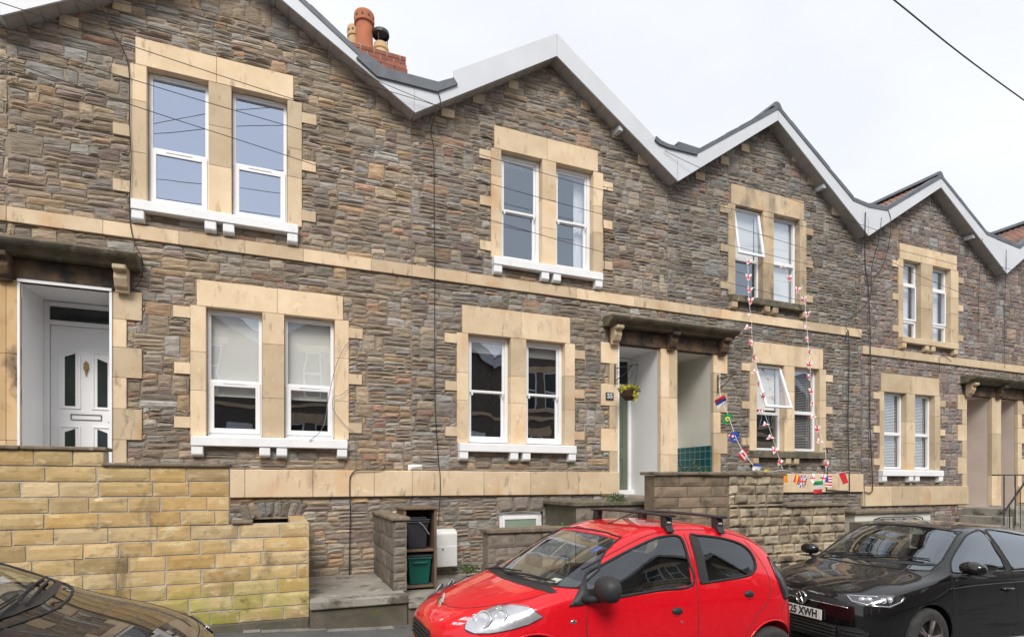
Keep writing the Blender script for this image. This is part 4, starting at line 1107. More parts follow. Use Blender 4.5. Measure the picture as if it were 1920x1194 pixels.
m = MB(); leaves(m, (bx, by, bz + .06), .19, .19, .05, 260, .045, rng); leaves(m, (bx + .02, by - .15, bz - .03), .03, .03, .14, 60, .04, rng); m.build('leaves', 'leaf', T, fix=False)
m = MB(); leaves(m, (bx, by, bz + .09), .19, .18, .05, 170, .04, rng); leaves(m, (bx + .02, by - .17, bz - .06), .03, .02, .15, 60, .04, rng); leaves(m, (bx - .14, by - .05, bz + .06), .06, .06, .07, 50, .04, rng); m.build('flowers', 'flower_yellow', T, fix=False)

def bush(name, label, px, py, Y, r, n, flowers=None, h=.6):
    x, z = W(px, py, Y)
    T = thing(name, label, 'plant', (x, Y, z - r * h)); m = MB()
    leaves(m, (x, Y, z), r, r, r * h, n, .04, rng, .5); m.build('leaves', 'leaf', T, fix=False)
    if flowers: m = MB(); leaves(m, (x, Y - .02, z + .02), r, r, r * h, n // 4, .022, rng); m.build('flowers', flowers, T, fix=False)
    m = MB()
    for k in range(4): m.tube([(x + k * .02 - .03, Y, z - r * h - .02), (x + (k - 1.5) * .05, Y, z + r * .2)], .004, 4)
    m.build('stem', 'leaf', T)
bush('step_plant', 'low plant with tiny pale flowers growing on the landing edge below door 55', 1156, 936, -1.0, .16, 420, 'flower_white', .55)
bush('weed', 'green weed at the wall foot right of the white meter box', 878, 1066, -.35, .17, 240, None, .35)
bush('weed', 'small weed on the wall coping above the red car windscreen', 1053, 985, -1.2, .07, 60, None, .4)
T = thing('weed', 'thin weeds with leafy stems standing behind the brown wall coping', 'plant', P3(1300, 883, -1.5)); m = MB()
for (px, top) in ((1276, 868), (1288, 876), (1300, 862), (1305, 872), (1314, 878), (1325, 877)):
    a = Vector(P3(px, 888, -1.45)); b = Vector(P3(px - 3 + rng.random() * 6, top, -1.45))
    m.tube([a, a.lerp(b, .5) + Vector((.01, 0, 0)), b], .003, 4); leaves(m, a.lerp(b, .6), .03, .03, .05, 14, .035, rng, .5)
m.build('stems', 'leaf', T, fix=False)

# ------------------------------------------------------------------ cables
def cable(label, pts, r=.008, mat='cable_black', n=5, name='wall_cable'):
    r *= .8
    P = smooth_pts([P3(*p) for p in pts], n); m = MB(); m.tube(P, r, 5)
    tag(m.build(name, mat), label, 'cable', 'cables on the facade and over the street')
Yc = -.06
cable('thin black cable dropping from the first valley down beside the sash windows', [(821, 172, -.30), (826, 195, -.28), (814, 222, -.2), (808, 250, Yc), (813, 280, Yc), (814, 400, Yc), (815, 480, -.07), (815, 600, Yc), (816, 760, Yc), (822, 860, Yc), (825, 890, -.09), (825, 930, -.09), (821, 985, -.07)], .009)
cable('black cable running down between the yellow wall and the low block wall', [(722, 872, Yc), (716, 880, -.09), (672, 881, -.10), (660, 888, -.09), (656, 900, -.09), (656, 935, -.09), (657, 960, Yc), (656, 1000, Yc), (655, 1078, Yc)], .011)
cable('thin grey wire curling over the right jamb of the white lower window', [(671, 640, -.05), (655, 640, -.06), (632, 680, -.10), (617, 740, -.12), (606, 800, -.13), (580, 826, -.15)], .006, 'cable_grey')
cable('second grey wire looping from the white lower window down to the plinth', [(657, 726, -.05), (640, 740, -.08), (625, 745, -.08), (626, 770, -.08), (650, 800, -.06), (664, 815, -.06), (667, 880, -.06)], .005, 'cable_grey')
cable('black cable curving down left of the bluish upstairs windows to the canopy', [(188, 8, -.2), (212, 60, -.1), (236, 105, Yc), (243, 150, Yc), (243, 230, Yc), (246, 300, Yc), (243, 400, Yc), (252, 455, -.07), (265, 480, -.1), (268, 510, -.1), (258, 535, -.07), (242, 545, -.07)], .008)
cable('cable dropping beside the right upstairs sash of the middle house', [(1140, 352, Yc), (1131, 370, Yc), (1131, 420, Yc), (1134, 450, Yc), (1133, 505, Yc)], .007)
cable('thick black cable falling to the right of the flag draped windows', [(1584, 640, Yc), (1591, 622, -.08), (1592, 700, -.07), (1590, 800, -.07), (1593, 915, -.09), (1588, 920, -.09), (1555, 918, -.09), (1550, 912, -.09), (1552, 848, -.06), (1545, 840, -.05)], .014)
cable('bundle of black cable falling from the third valley to the plinth', [(1623, 398, -.29), (1622, 440, -.28), (1622, 500, -.1), (1628, 540, Yc), (1632, 640, -.08), (1631, 780, Yc), (1636, 900, -.09), (1634, 922, -.1), (1622, 922, -.1)], .014)
cable('thin black cable looping left of the cable bundle over the string course', [(1653, 408, -.28), (1648, 450, -.26), (1635, 500, -.1), (1630, 560, Yc), (1602, 590, Yc), (1588, 600, -.07), (1587, 615, -.08), (1592, 622, -.08)], .008)
cable('wavy black cable dropping from the valley fascia toward the cable bundle', [(1662, 388, -.28), (1670, 410, -.28), (1668, 450, -.2), (1655, 500, Yc), (1640, 520, Yc), (1632, 560, Yc)], .008)
cable('loop of slack black cable on the wall below the third valley', [(1608, 560, Yc), (1604, 600, Yc), (1612, 625, -.08), (1626, 640, Yc), (1640, 622, -.08), (1642, 600, Yc)], .006)
cable('pale thin cable running down left of the black cable bundle', [(1618, 672, Yc), (1618, 700, Yc), (1618, 850, Yc), (1622, 935, -.09), (1621, 958, -.07)], .007, 'cable_grey')
cable('black cable beside the right window of the purplish house', [(1762, 700, Yc), (1762, 672, Yc), (1770, 667, -.06), (1785, 678, Yc)], .006)
cable('thin dark cable dropping from the last valley down the purplish house', [(1887, 468, -.28), (1886, 512, -.27), (1884, 560, Yc), (1884, 690, Yc)], .006)
cable('thin dark cable dropping right of the purplish house windows', [(1842, 447, -.28), (1840, 480, -.28), (1836, 530, Yc), (1834, 640, Yc)], .006)
# overhead service wires
ow = [('overhead wire crossing the bluish upstairs windows highest on the left', [(-220, -60, -1.6), (0, 5, -1.3), (480, 164, -.9), (700, 232, -.6), (924, 297, -.5), (1130, 357, -.45), (1300, 402, -.4), (1523, 470, -.35), (1640, 508, -.3)]),
      ('overhead wire crossing the middle of the bluish upstairs windows', [(-220, 0, -1.6), (0, 72, -1.3), (240, 147, -1.1), (480, 219, -.9), (924, 346, -.5), (1130, 402, -.4), (1354, 456, -.35), (1523, 497, -.35), (1640, 520, -.3)]),
      ('overhead wire lowest of those crossing the bluish upstairs windows', [(-220, 45, -1.6), (0, 110, -1.3), (240, 195, -1.1), (480, 273, -.9), (700, 345, -.7), (921, 413, -.5), (1135, 474, -.4), (1354, 527, -.35), (1523, 569, -.35), (1625, 590, -.2)]),
      ('overhead wire ending on the first valley board near the chimney', [(-220, -230, -1.8), (144, 0, -1.2), (400, 43 + 36, -.8), (620, 140, -.5), (745, 176, -.4), (815, 197, -.32)]),
      ('second overhead wire ending on the first valley board', [(-220, -190, -1.8), (140, 0 - 20, -1.2), (400, 43, -.8), (600, 118 - 20, -.5), (700, 133 + 15, -.4), (830, 203, -.32)]),
      ('overhead wire fixed to the second valley board', [(1246, 283, -.3), (1320, 318, -.4), (1400, 345, -.5), (1508, 382, -.5), (1640, 430, -.5), (1800, 478, -.5), (2000, 535, -.6)]),
      ('overhead wire crossing above the purplish house window', [(1130, 350, -.35), (1371, 392, -.4), (1508, 425, -.4), (1690, 470, -.4), (1795, 497, -.4), (1960, 545, -.4)]),
      ('overhead wire crossing the middle of the purplish house window', [(1600, 452, -.4), (1700, 505, -.4), (1800, 548, -.4), (1960, 600, -.4)])]
for l, p in ow: cable(l, p, .0055, name='overhead_wire')
cable('thick cable crossing the white sky at the top right corner', [(1560, -90, -3.2), (1676, 0, -3), (1800, 100, -2.7), (1920, 188, -2.4), (2080, 300, -2.2)], .014, name='overhead_wire')
# ------------------------------------------------------------------ bunting
def cloth(m, p0, du, dv, cells, rng, curl=.012):
    """small flag: cells = (material slot, polygon in unit square, u right v down)"""
    n = du.cross(dv).normalized()
    for (mi, poly) in cells:
        m.cm = mi
        q = [p0 + du * u + dv * v + n * (curl * 1.6 * math.sin(u * 4 + v * 3)) for u, v in poly]
        b = [p + n * .0015 for p in q]
        k = len(q); m.add(q + b, [list(range(k)), list(range(2 * k - 1, k - 1, -1))] + [(i, (i + 1) % k, k + (i + 1) % k, k + i) for i in range(k)])
CL = ['cloth_white', 'cloth_red', 'cloth_blue', 'cloth_green', 'cloth_yellow', 'cloth_black', 'cloth_orange']
def sq(a, b, c, d): return [(a, c), (b, c), (b, d), (a, d)]
PENNANT = [(0, [(0, 0), (.38, 0), (.42, .38), (.2, .38)]), (0, [(.58, 0), (1, 0), (.80, .38), (.58, .38)]), (1, [(.40, 0), (.6, 0), (.58, .40), (.42, .40)]), (1, [(.2, .38), (.8, .38), (.72, .58), (.29, .58)]),
           (0, [(.29, .58), (.45, .58), (.49, 1)]), (0, [(.55, .58), (.72, .58), (.51, 1)]), (1, [(.45, .58), (.55, .58), (.51, 1), (.49, 1)])]
FLAGS = dict(
    tricolour_h=lambda a, b, c: [(a, sq(0, 1, 0, .33)), (b, sq(0, 1, .33, .66)), (c, sq(0, 1, .66, 1))],
    tricolour_v=lambda a, b, c: [(a, sq(0, .33, 0, 1)), (b, sq(.33, .66, 0, 1)), (c, sq(.66, 1, 0, 1))],
    plain=lambda a: [(a, sq(0, 1, 0, 1))])
def over(base, *sh): return base + [(c, p) for c, p in sh]
BR = [(3, sq(0, .2, 0, 1)), (3, sq(.8, 1, 0, 1)), (3, sq(.2, .8, 0, .2)), (3, sq(.2, .8, .8, 1)), (3, [(.2, .2), (.5, .2), (.2, .5)]), (3, [(.8, .2), (.8, .5), (.5, .2)]), (3, [(.2, .8), (.2, .5), (.5, .8)]), (3, [(.8, .8), (.5, .8), (.8, .5)]),
      (4, [(.5, .2), (.8, .5), (.6, .5), (.5, .4)]), (4, [(.5, .2), (.5, .4), (.4, .5), (.2, .5)]), (4, [(.5, .8), (.2, .5), (.4, .5), (.5, .6)]), (4, [(.5, .8), (.5, .6), (.6, .5), (.8, .5)]), (2, [(.5, .4), (.6, .5), (.5, .6), (.4, .5)])]
AU = [(2, sq(.5, 1, 0, .5)), (2, sq(0, 1, .5, .75)), (2, sq(0, .3, .75, 1)), (0, sq(.3, .42, .75, .87)), (2, sq(.3, .42, .87, 1)), (2, sq(.42, .8, .75, 1)), (0, sq(.8, .88, .75, .85)), (2, sq(.8, .88, .85, 1)), (2, sq(.88, 1, .75, 1)),
      (1, sq(.2, .3, 0, .5)), (1, sq(0, .2, .2, .3)), (1, sq(.3, .5, .2, .3)), (0, sq(0, .2, 0, .2)), (2, sq(.3, .5, 0, .2)), (2, sq(0, .2, .3, .5)), (0, sq(.3, .5, .3, .5))]
CA = [(1, sq(0, .25, 0, 1)), (1, sq(.75, 1, 0, 1)), (0, sq(.25, .75, 0, .3)), (0, sq(.25, .75, .7, 1)), (0, sq(.25, .4, .3, .7)), (0, sq(.6, .75, .3, .7)), (1, sq(.4, .6, .3, .7))]
UK = [(1, sq(.43, .57, 0, 1)), (1, sq(0, .43, .43, .57)), (1, sq(.57, 1, .43, .57)), (0, sq(.33, .43, 0, .43)), (0, sq(.57, .67, 0, .43)), (0, sq(.33, .43, .57, 1)), (0, sq(.57, .67, .57, 1)),
      (2, [(.0, .1), (.28, .38), (.0, .38)]), (2, [(.1, 0), (.33, 0), (.33, .3)]), (0, [(0, 0), (.1, 0), (.33, .3), (.33, .43), (.0, .1)]), (2, [(1, .1), (1, .38), (.72, .38)]), (2, [(.67, 0), (.9, 0), (.67, .3)]), (0, [(.9, 0), (1, 0), (1, .1), (.67, .43), (.67, .3)]),
      (2, [(0, .62), (.28, .62), (0, .9)]), (2, [(.33, .7), (.33, 1), (.1, 1)]), (0, [(0, .9), (.33, .57), (.33, .7), (.1, 1), (0, 1)]), (2, [(1, .62), (1, .9), (.72, .62)]), (2, [(.67, .7), (.9, 1), (.67, 1)]), (0, [(.67, .57), (1, .9), (1, 1), (.9, 1), (.67, .7)])]
US = [(2, sq(0, .45, 0, .5))] + [((1, 0)[k % 2], sq(.45 if k < 4 else 0, 1, k / 8, (k + 1) / 8)) for k in range(8)]
EN = [(1, sq(.42, .58, 0, 1)), (1, sq(0, .42, .42, .58)), (1, sq(.58, 1, .42, .58)), (0, sq(0, .42, 0, .42)), (0, sq(.58, 1, 0, .42)), (0, sq(0, .42, .58, 1)), (0, sq(.58, 1, .58, 1))]
def bunting(label, string, flags, r=.0045):
    P = smooth_pts([P3(*p) for p in string], 6)
    T = thing('bunting', label, 'bunting', tuple(P[0]), 'bunting strings')
    m = MB(); m.tube(P, r, 4); m.build('string', 'cloth_white', T)
    rng = random.Random(len(flags))
    for (px, py, Y, w_, h_, ang, cells, lb) in flags:
        c = Vector(P3(px, py, Y)); a = R(ang)
        du = Vector((math.cos(a), rng.uniform(-.5, .1) if lb else rng.uniform(-1.6, 1.2), math.sin(a))).normalized() * w_
        dv = Vector((math.sin(a), rng.uniform(-.3, .3), -math.cos(a))).normalized() * h_
        m = MB(); cloth(m, c - du * .5 - dv * .5, du, dv, cells, rng); o = m.build('flag', CL, T)
        if lb: o['label'] = lb
def yi(py, a, b, ya, yb): return ya + (yb - ya) * min(1, max(0, (py - a) / (b - a)))
rng = random.Random(3)
LF = [(1403, 492), (1403, 521), (1405, 545), (1407, 566), (1404, 591), (1400, 615), (1408, 644), (1413, 672), (1413, 698), (1421, 721), (1431, 744), (1425, 770), (1434, 796), (1442, 821), (1452, 845), (1461, 867)]
ls = [(1402, 484, -.12), (1404, 560, -.25), (1409, 600, -.30), (1411, 640, -.38), (1424, 720, -.5), (1433, 770, -.6), (1455, 840, -.75), (1468, 882, -.85)]
angs = [80, 95, 80, 70, 20, -10, 60, 75, -20, 80, -30, -8, 35, 40, 80, 70]
bunting('left string of red and white pennants hanging from the open upstairs window', ls,
        [(x, y, yi(y, 484, 882, -.13, -.86), .13, .155 + (.08 if k == 5 else 0), angs[k] - 90 if False else (-60 if k in (4, 5, 8, 11, 12, 13) else -10 + rng.uniform(-30, 30)), PENNANT, None) for k, (x, y) in enumerate(LF)])
RF = [(1466, 500), (1481, 523), (1495, 545), (1507, 563), (1514, 590), (1511, 614), (1513, 637), (1517, 662), (1517, 685), (1516, 708), (1521, 735), (1522, 757), (1523, 782), (1532, 806), (1535, 828), (1549, 872)]
rs = [(1470, 494, -.12), (1480, 520, -.18), (1496, 547, -.25), (1508, 563, -.3), (1512, 600, -.35), (1515, 640, -.4), (1519, 690, -.5), (1524, 757, -.6), (1534, 800, -.7), (1547, 842, -.78), (1549, 886, -.85)]
bunting('right string of red and white pennants hanging from the right upstairs pane', rs,
        [(x, y, yi(y, 494, 886, -.13, -.86), .13, .155, (-60 if k in (0, 5, 11, 12, 14) else -10 + rng.uniform(-30, 30)), PENNANT, None) for k, (x, y) in enumerate(RF)])
TH, TV, PL = FLAGS['tricolour_h'], FLAGS['tricolour_v'], FLAGS['plain']
bunting('string of world flags from the iron bracket along the front wall and cream plinth',
        [(1348, 716, -.35), (1352, 745, -.45), (1366, 780, -.7), (1382, 825, -1.1), (1402, 858, -1.6), (1422, 880, -1.95), (1445, 884, -1.8), (1470, 881, -1.2), (1495, 888, -.95), (1520, 892, -.9), (1550, 892, -.85), (1575, 886, -.5), (1592, 883, -.12)],
        [(1352, 753, -.5, .20, .18, 35, TH(1, 2, 0), 'red, blue and white striped flag'), (1364, 785, -.7, .17, .17, 10, BR, 'green flag with a yellow diamond'), (1377, 818, -1.0, .17, .15, 30, AU, 'dark blue flag with white stars'),
         (1394, 852, -1.5, .16, .16, 45, CA, 'red and white flag with a leaf mark'), (1419, 876, -1.92, .12, .10, -5, TH(2, 0, 0), 'blue and white flag'), (1438, 882, -1.8, .08, .05, 0, PL(4), None), (1472, 897, -1.25, .09, .14, 5, PL(6), 'orange flag'),
         (1494, 898, -.97, .13, .18, -30, TV(1, 4, 1), 'red and yellow striped flag'), (1505, 902, -.95, .13, .22, 0, UK, 'red, white and blue crossed flag'), (1524, 896, -.9, .11, .18, 0, EN, None),
         (1534, 913, -.9, .18, .24, 5, TH(3, 0, 1), 'green, white and red striped flag'), (1543, 896, -.88, .10, .17, -15, EN, None), (1554, 902, -.8, .12, .22, -5, US, 'striped flag with a blue corner'), (1582, 896, -.4, .12, .24, 20, PL(1), 'plain red flag')])

# ------------------------------------------------------------------ the terrace across the street (seen in every pane and bonnet)
surf('far_stone', (.22, .18, .15), (.10, .085, .075), 9, .9, .8, 30, .02, stretch=(1, 1, 3))
def opposite(xc):
    yf = -16.2; b = G(xc)
    T = thing('terraced_house', '', 'house', (xc, yf, b), 'houses across the street')
    hw = 2.46
    m = MB(); z0 = b - .6
    m.prism([(xc - hw, z0), (xc + hw, z0), (xc + hw, 5.5), (xc, 7.1), (xc - hw, 5.5)], yf - 7, yf); m.build('stone_wall', 'far_stone', T)
    m = MB(); m.prism([(xc - hw, 5.35), (xc, 6.95), (xc + hw, 5.35), (xc + hw, 5.8), (xc, 7.35), (xc - hw, 5.8)], yf + .22, yf + .26); m.build('fascia', 'fascia_white', T)
    m = MB(); m.add([(xc - hw, yf + .24, 5.8), (xc, yf + .24, 7.4), (xc, yf - 7, 7.4), (xc - hw, yf - 7, 5.8), (xc + hw, yf + .24, 5.8), (xc + hw, yf - 7, 5.8)], [(0, 1, 2, 3), (1, 4, 5, 2)]); m.build('roof', 'slate_grey', T, solid=.06)
    for (x, z, h) in ((xc - .55, 3.6, 1.75), (xc + .55, 3.6, 1.75), (xc - 1.2, .6, 1.75), (xc - .1, .6, 1.75)):
        m = MB(); frame_rect(m, x - .36, x + .36, z, z + h, .06, yf - .02, yf + .03); m.box(x - .3, x + .3, yf - .02, yf + .035, z + h * .47, z + h * .53); w_ = m.build('window', 'white_upvc', T)
        m = MB(); m.box(x - .3, x + .3, yf + .001, yf + .01, z + .06, z + h - .06); m.build('pane', 'dark_glass', w_)
    for (x0, x1, z, h) in ((xc - 1.15, xc + 1.15, 5.36, .35), (xc - 1.8, xc + .5, 2.36, .4), (xc - 1.15, xc + 1.15, 3.38, .2), (xc - 1.8, xc + .5, .38, .2), (xc - hw, xc + hw, 3.0, .18)):
        m = MB(); m.box(x0, x1, yf + .001, yf + .05, z, z + h); m.build('stone_band', 'bath_stone', T)
    m = MB(); m.box(xc + 1.2, xc + 2.1, yf + .001, yf + .03, -.3, 2.3); m.build('front_door', 'white_upvc', T)
    return T
labs = ['stone house across the street reflected in the far left panes', 'stone house across the street reflected in the white door windows', 'stone house across the street reflected in the middle panes', 'stone house across the street opposite door 55',
        'stone house across the street opposite the bunting', 'stone house across the street opposite the purplish house', 'stone house across the street at the far right end', 'stone house across the street beyond the right end', 'last stone house across the street']
first = opposite(-7.9); first['label'] = labs[0]
for k in range(1, 9):
    c = first.copy(); COL.objects.link(c); c.location = (-7.9 + 4.93 * k, first.location.y, first.location.z - (.1 * max(0, k - 3))); c['label'] = labs[k]
    for ch_ in first.children:
        q = ch_.copy(); COL.objects.link(q); q.parent = c; q.matrix_parent_inverse = ch_.matrix_parent_inverse
        for g2 in ch_.children: r_ = g2.copy(); COL.objects.link(r_); r_.parent = q
# ------------------------------------------------------------------ cars
def paint(name, c, rough=.5, metal=0, coat=1.0):
    m, t, b = newmat(name)
    v = noise_n(t, coords(t), 30, 3); col = mixc(t, ramp(t, v, [(.45, (0, 0, 0)), (.75, (1, 1, 1))]), c, tuple(min(1, x * 1.08 + .003) for x in c))
    t.links.new(col, b.inputs['Base Color']); b.inputs['Roughness'].default_value = rough; b.inputs['Metallic'].default_value = metal
    b.inputs['Coat Weight'].default_value = coat; b.inputs['Coat Roughness'].default_value = .02; b.inputs['Coat IOR'].default_value = 1.62 if name[0] == 'b' else 1.5; b.inputs['Specular IOR Level'].default_value = .15
    bn = bump(t, b, noise_n(t, coords(t), 1.6, 1), .025, .01)
paint('red_paint', (.68, .004, .014), .4)
paint('black_paint', (.004, .004, .005), .4)
surf('black_plastic', (.022, .022, .024), (.03, .03, .032), 30, .55, .15, 200, .001)
surf('rubber', (.018, .018, .018), (.025, .025, .025), 20, .75, .3, 80, .002)
surf('tyre', (.028, .028, .028), (.05, .048, .045), 14, .85, .4, 90, .003)
surf('chrome', (.75, .75, .77), (.7, .7, .72), 8, .12, 0, metal=1)
surf('alloy', (.42, .37, .34), (.34, .30, .28), 8, .3, 0, metal=.8)
surf('seat_fabric', (.03, .03, .033), (.05, .05, .055), 30, .95, .4, 120, .002)
surf('plate_white', (.78, .78, .76), (.7, .7, .68), 12, .4, 0)
surf('lamp_silver', (.75, .76, .78), (.6, .61, .63), 9, .22, .15, 12, .01, metal=.6)
surf('lamp_dark', (.10, .10, .11), (.05, .05, .055), 9, .25, .3, 26, .01, metal=.6)
surf('red_lens', (.45, .01, .01), (.35, .01, .01), 9, .15, 0)
surf('sticker_blue', (.05, .12, .42), (.05, .10, .35), 9, .5, 0)
glass('lens_glass', .08, (1, 1, 1), (.9, .9, .92))

def eval_mesh(o):
    bpy.context.view_layer.update()
    return bpy.data.meshes.new_from_object(o.evaluated_get(bpy.context.evaluated_depsgraph_get()))
class Car:
    def __init__(s, name, label, loc, rot, stations, body_mat, sx=1, sz=1, group='cars parked along the road'):
        s.root = thing(name, label, 'car', loc, group, rot)
        s.mat = body_mat
        vs, fs, cr_ = [], [], []
        n = 14
        for (x, zb, ring, zt) in stations:
            h = [(0, zb)] + list(ring) + [(0, zt)]
            full = [(y, z) for y, z in h] + [(-y, z) for y, z in reversed(ring)]
            vs += [(x * sx, y, z * sz) for y, z in full]
        for i in range(len(stations) - 1):
            for k in range(n): fs.append((i * n + k, (i + 1) * n + k, (i + 1) * n + (k + 1) % n, i * n + (k + 1) % n))
        fs.append(list(range(n))); fs.append([(len(stations) - 1) * n + k for k in range(n)][::-1])
        me = bpy.data.meshes.new('cage'); me.from_pydata(vs, [], fs)
        bm = bmesh.new(); bm.from_mesh(me); bmesh.ops.recalc_face_normals(bm, faces=bm.faces)
        cl = bm.edges.layers.float.new('crease_edge')
        for e in bm.edges:
            a, b = sorted(v.index for v in e.verts)
            ka = a % n
            if b - a == n and ka in (4, 10): e[cl] = .45
            if b - a == n and ka in (1, 13): e[cl] = .6
            if a < n and b < n: e[cl] = .25
        bm.to_mesh(me); bm.free()
        o = bpy.data.objects.new('cage', me); COL.objects.link(o)
        md = o.modifiers.new('s', 'SUBSURF'); md.levels = 3; md.render_levels = 3
        s.base = eval_mesh(o); bpy.data.objects.remove(o)
        b2 = bmesh.new(); b2.from_mesh(s.base); bmesh.ops.recalc_face_normals(b2, faces=b2.faces); b2.to_mesh(s.base)
        s.bvh = BVHTree.FromBMesh(b2); b2.free()
        s.cuts = []
    def ray(s, p, d, off=0.0):
        h, nn, _, _ = s.bvh.ray_cast(Vector(p), Vector(d))
        if h is None:
            h, nn, _, _ = s.bvh.find_nearest(Vector(p) + Vector(d) * 1.0)
        if nn.dot(Vector(d)) > 0: nn = -nn
        return h + nn * off
    def proj(s, kind, side=-1):
        """kind gives the 2D plane of an outline and the ray that lays it on the body"""
        if kind == 'side': return lambda a, b, off=0: s.ray((a, side * 1.6, b), (0, -side, 0), off)
        if kind == 'front': return lambda a, b, off=0: s.ray((-1, a, b), (1, 0, 0), off)
        if kind == 'rear': return lambda a, b, off=0: s.ray((6, a, b), (-1, 0, 0), off)
        if kind == 'top': return lambda a, b, off=0: s.ray((a, b, 3), (0, 0, -1), off)
    def cutter(s, kind, outline, side=-1, depth=None, mi=1):
        """closed prism used to open the shell; its own faces are dropped again (or kept for wheel housings)"""
        if kind == 'side': f = lambda a, b, t: (a, side * (1.3 if t == 0 else depth or .35), b)
        elif kind == 'front': f = lambda a, b, t: (-.2 if t == 0 else depth, a, b)
        elif kind == 'rear': f = lambda a, b, t: (5 if t == 0 else depth, a, b)
        n = len(outline); vs = [f(a, b, 0) for a, b in outline] + [f(a, b, 1) for a, b in outline]
        fs = [list(range(n)), list(range(2 * n - 1, n - 1, -1))] + [(i, n + i, n + (i + 1) % n, (i + 1) % n) for i in range(n)]
        s.cuts.append((vs, fs, mi))
    def finish_body(s):
        o = bpy.data.objects.new('shell', s.base.copy()); COL.objects.link(o)
        for nme in (s.mat, 'black_plastic', 'room_dark'): o.data.materials.append(MATS[nme])
        tmp = []
        for vs, fs, mi in s.cuts:
            me = bpy.data.meshes.new('c'); me.from_pydata(vs, [], fs)
            for nme in (s.mat, 'black_plastic', 'room_dark'): me.materials.append(MATS[nme])
            me.polygons.foreach_set('material_index', [mi] * len(fs))
            bm = bmesh.new(); bm.from_mesh(me); bmesh.ops.triangulate(bm, faces=[f for f in bm.faces if len(f.verts) > 4]); bmesh.ops.recalc_face_normals(bm, faces=bm.faces); bm.to_mesh(me); bm.free()
            c = bpy.data.objects.new('c', me); COL.objects.link(c); tmp.append(c)
            md = o.modifiers.new('b', 'BOOLEAN'); md.operation = 'DIFFERENCE'; md.object = c; md.solver = 'EXACT'
        me = eval_mesh(o); bpy.data.objects.remove(o)
        for c in tmp: bpy.data.objects.remove(c)
        bm = bmesh.new(); bm.from_mesh(me)
        bmesh.ops.delete(bm, geom=[f for f in bm.faces if f.material_index == 2], context='FACES')
        for f in bm.faces: f.smooth = f.material_index == 0
        bm.to_mesh(me); bm.free()
        b = link('body', me, s.root, local=True)
        b.data.materials.clear()
        for nme in (s.mat, 'black_plastic', 'black_plastic'): b.data.materials.append(MATS[nme])
        md = b.modifiers.new('solid', 'SOLIDIFY'); md.thickness = .018; md.offset = -1; md.material_offset = 1; md.material_offset_rim = 0
        s.body = b
    def patch(s, name, fn, outline, mat, off=.002, parent=None, grid=.05, solid=0, smooth=True, label=None):
        o2 = []
        n = len(outline)
        for i in range(n):
            a, b = Vector(outline[i]), Vector(outline[(i + 1) % n]); k = max(1, int((b - a).length / (grid * .7)))
            o2 += [a.lerp(b, t / k) for t in range(k)]
        xs = [p.x for p in o2]; ys = [p.y for p in o2]; pts = list(o2)
        gx = np.arange(min(xs) + grid / 2, max(xs), grid); gy = np.arange(min(ys) + grid / 2, max(ys), grid)
        m_ = len(o2)
        def inside(x, y):
            c = False
            for i in range(m_):
                a, b = o2[i], o2[(i + 1) % m_]
                if (a.y > y) != (b.y > y) and x < (b.x - a.x) * (y - a.y) / (b.y - a.y) + a.x: c = not c
            return c and min((Vector((x, y)) - q).length for q in o2) > grid * .35
        pts += [Vector((float(x), float(y))) for x in gx for y in gy if inside(float(x), float(y))]
        r = delaunay_2d_cdt(pts, [(i, (i + 1) % m_) for i in range(m_)], [list(range(m_))], 1, 1e-5)
        m = MB(); m.add([fn(p.x, p.y, off) for p in r[0]], [tuple(f) for f in r[2]])
        ob = m.build(name, mat, parent or s.root, local=True, smooth=smooth, fix=True, solid=solid)
        if label: ob['label'] = label
        return ob
    def line(s, name, fn, pts, r, mat='rubber', off=0.0, parent=None, n=6, closed=False, sm=True):
        P = [Vector((a, b, 0)) for a, b in pts]
        if closed: P.append(P[0])
        Q = smooth_pts(P, n) if sm else [P[i].lerp(P[i + 1], t / n) for i in range(len(P) - 1) for t in range(n)] + [P[-1]]
        m = MB(); m.tube([fn(q.x, q.y, off) for q in Q], r, 6)
        return m.build(name, mat, parent or s.root, local=True, smooth=True)
    def part(s, name, m, mat, parent=None, **k): return m.build(name, mat, parent or s.root, local=True, **k)
    def wheel(s, x, y, r, w_, spokes=5, rimmat='alloy'):
        sg = -1 if y < 0 else 1
        m = MB(); m.lathe([(r * .64, -w_ / 2), (r * .80, -w_ / 2 - .008), (r * .93, -w_ / 2 + .005), (r * .985, -w_ * .36), (r, -w_ * .2), (r, w_ * .2), (r * .985, w_ * .36), (r * .93, w_ / 2 - .005), (r * .80, w_ / 2 + .008), (r * .64, w_ / 2)], (x, y, r), 40, 'y')
        wh = s.part('wheel', m, 'tyre', smooth=True)
        m = MB(); o = sg
        m.lathe([(r * .66, o * w_ * .5), (r * .62, o * (w_ * .5 - .005)), (r * .60, o * (w_ * .5 - .05)), (r * .60, -o * w_ * .4)], (x, y, r), 36, 'y')
        for k in range(spokes):
            a = 2 * math.pi * k / spokes + .3
            for da in (-.11, .11):
                q = len(m.v); m.box(-.014, .014, min(o * (w_ * .5 - .03), o * (w_ * .5 - .008)), max(o * (w_ * .5 - .03), o * (w_ * .5 - .008)), r * .08, r * .62)
                m.xf(Matrix.Translation((x, y, r)) @ Matrix.Rotation(a + da, 4, 'Y'), q)
        m.lathe([(.001, o * (w_ * .5 - .002)), (r * .12, o * (w_ * .5 - .004)), (r * .16, o * (w_ * .5 - .02)), (r * .16, o * .02)], (x, y, r), 20, 'y')
        s.part('rim', m, rimmat, wh, bevel=.003)
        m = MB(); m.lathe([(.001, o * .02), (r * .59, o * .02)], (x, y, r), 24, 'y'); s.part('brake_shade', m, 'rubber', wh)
def circ(cx, cz, r, n=28): return [(cx + r * math.cos(2 * math.pi * k / n), cz + r * math.sin(2 * math.pi * k / n)) for k in range(n)]
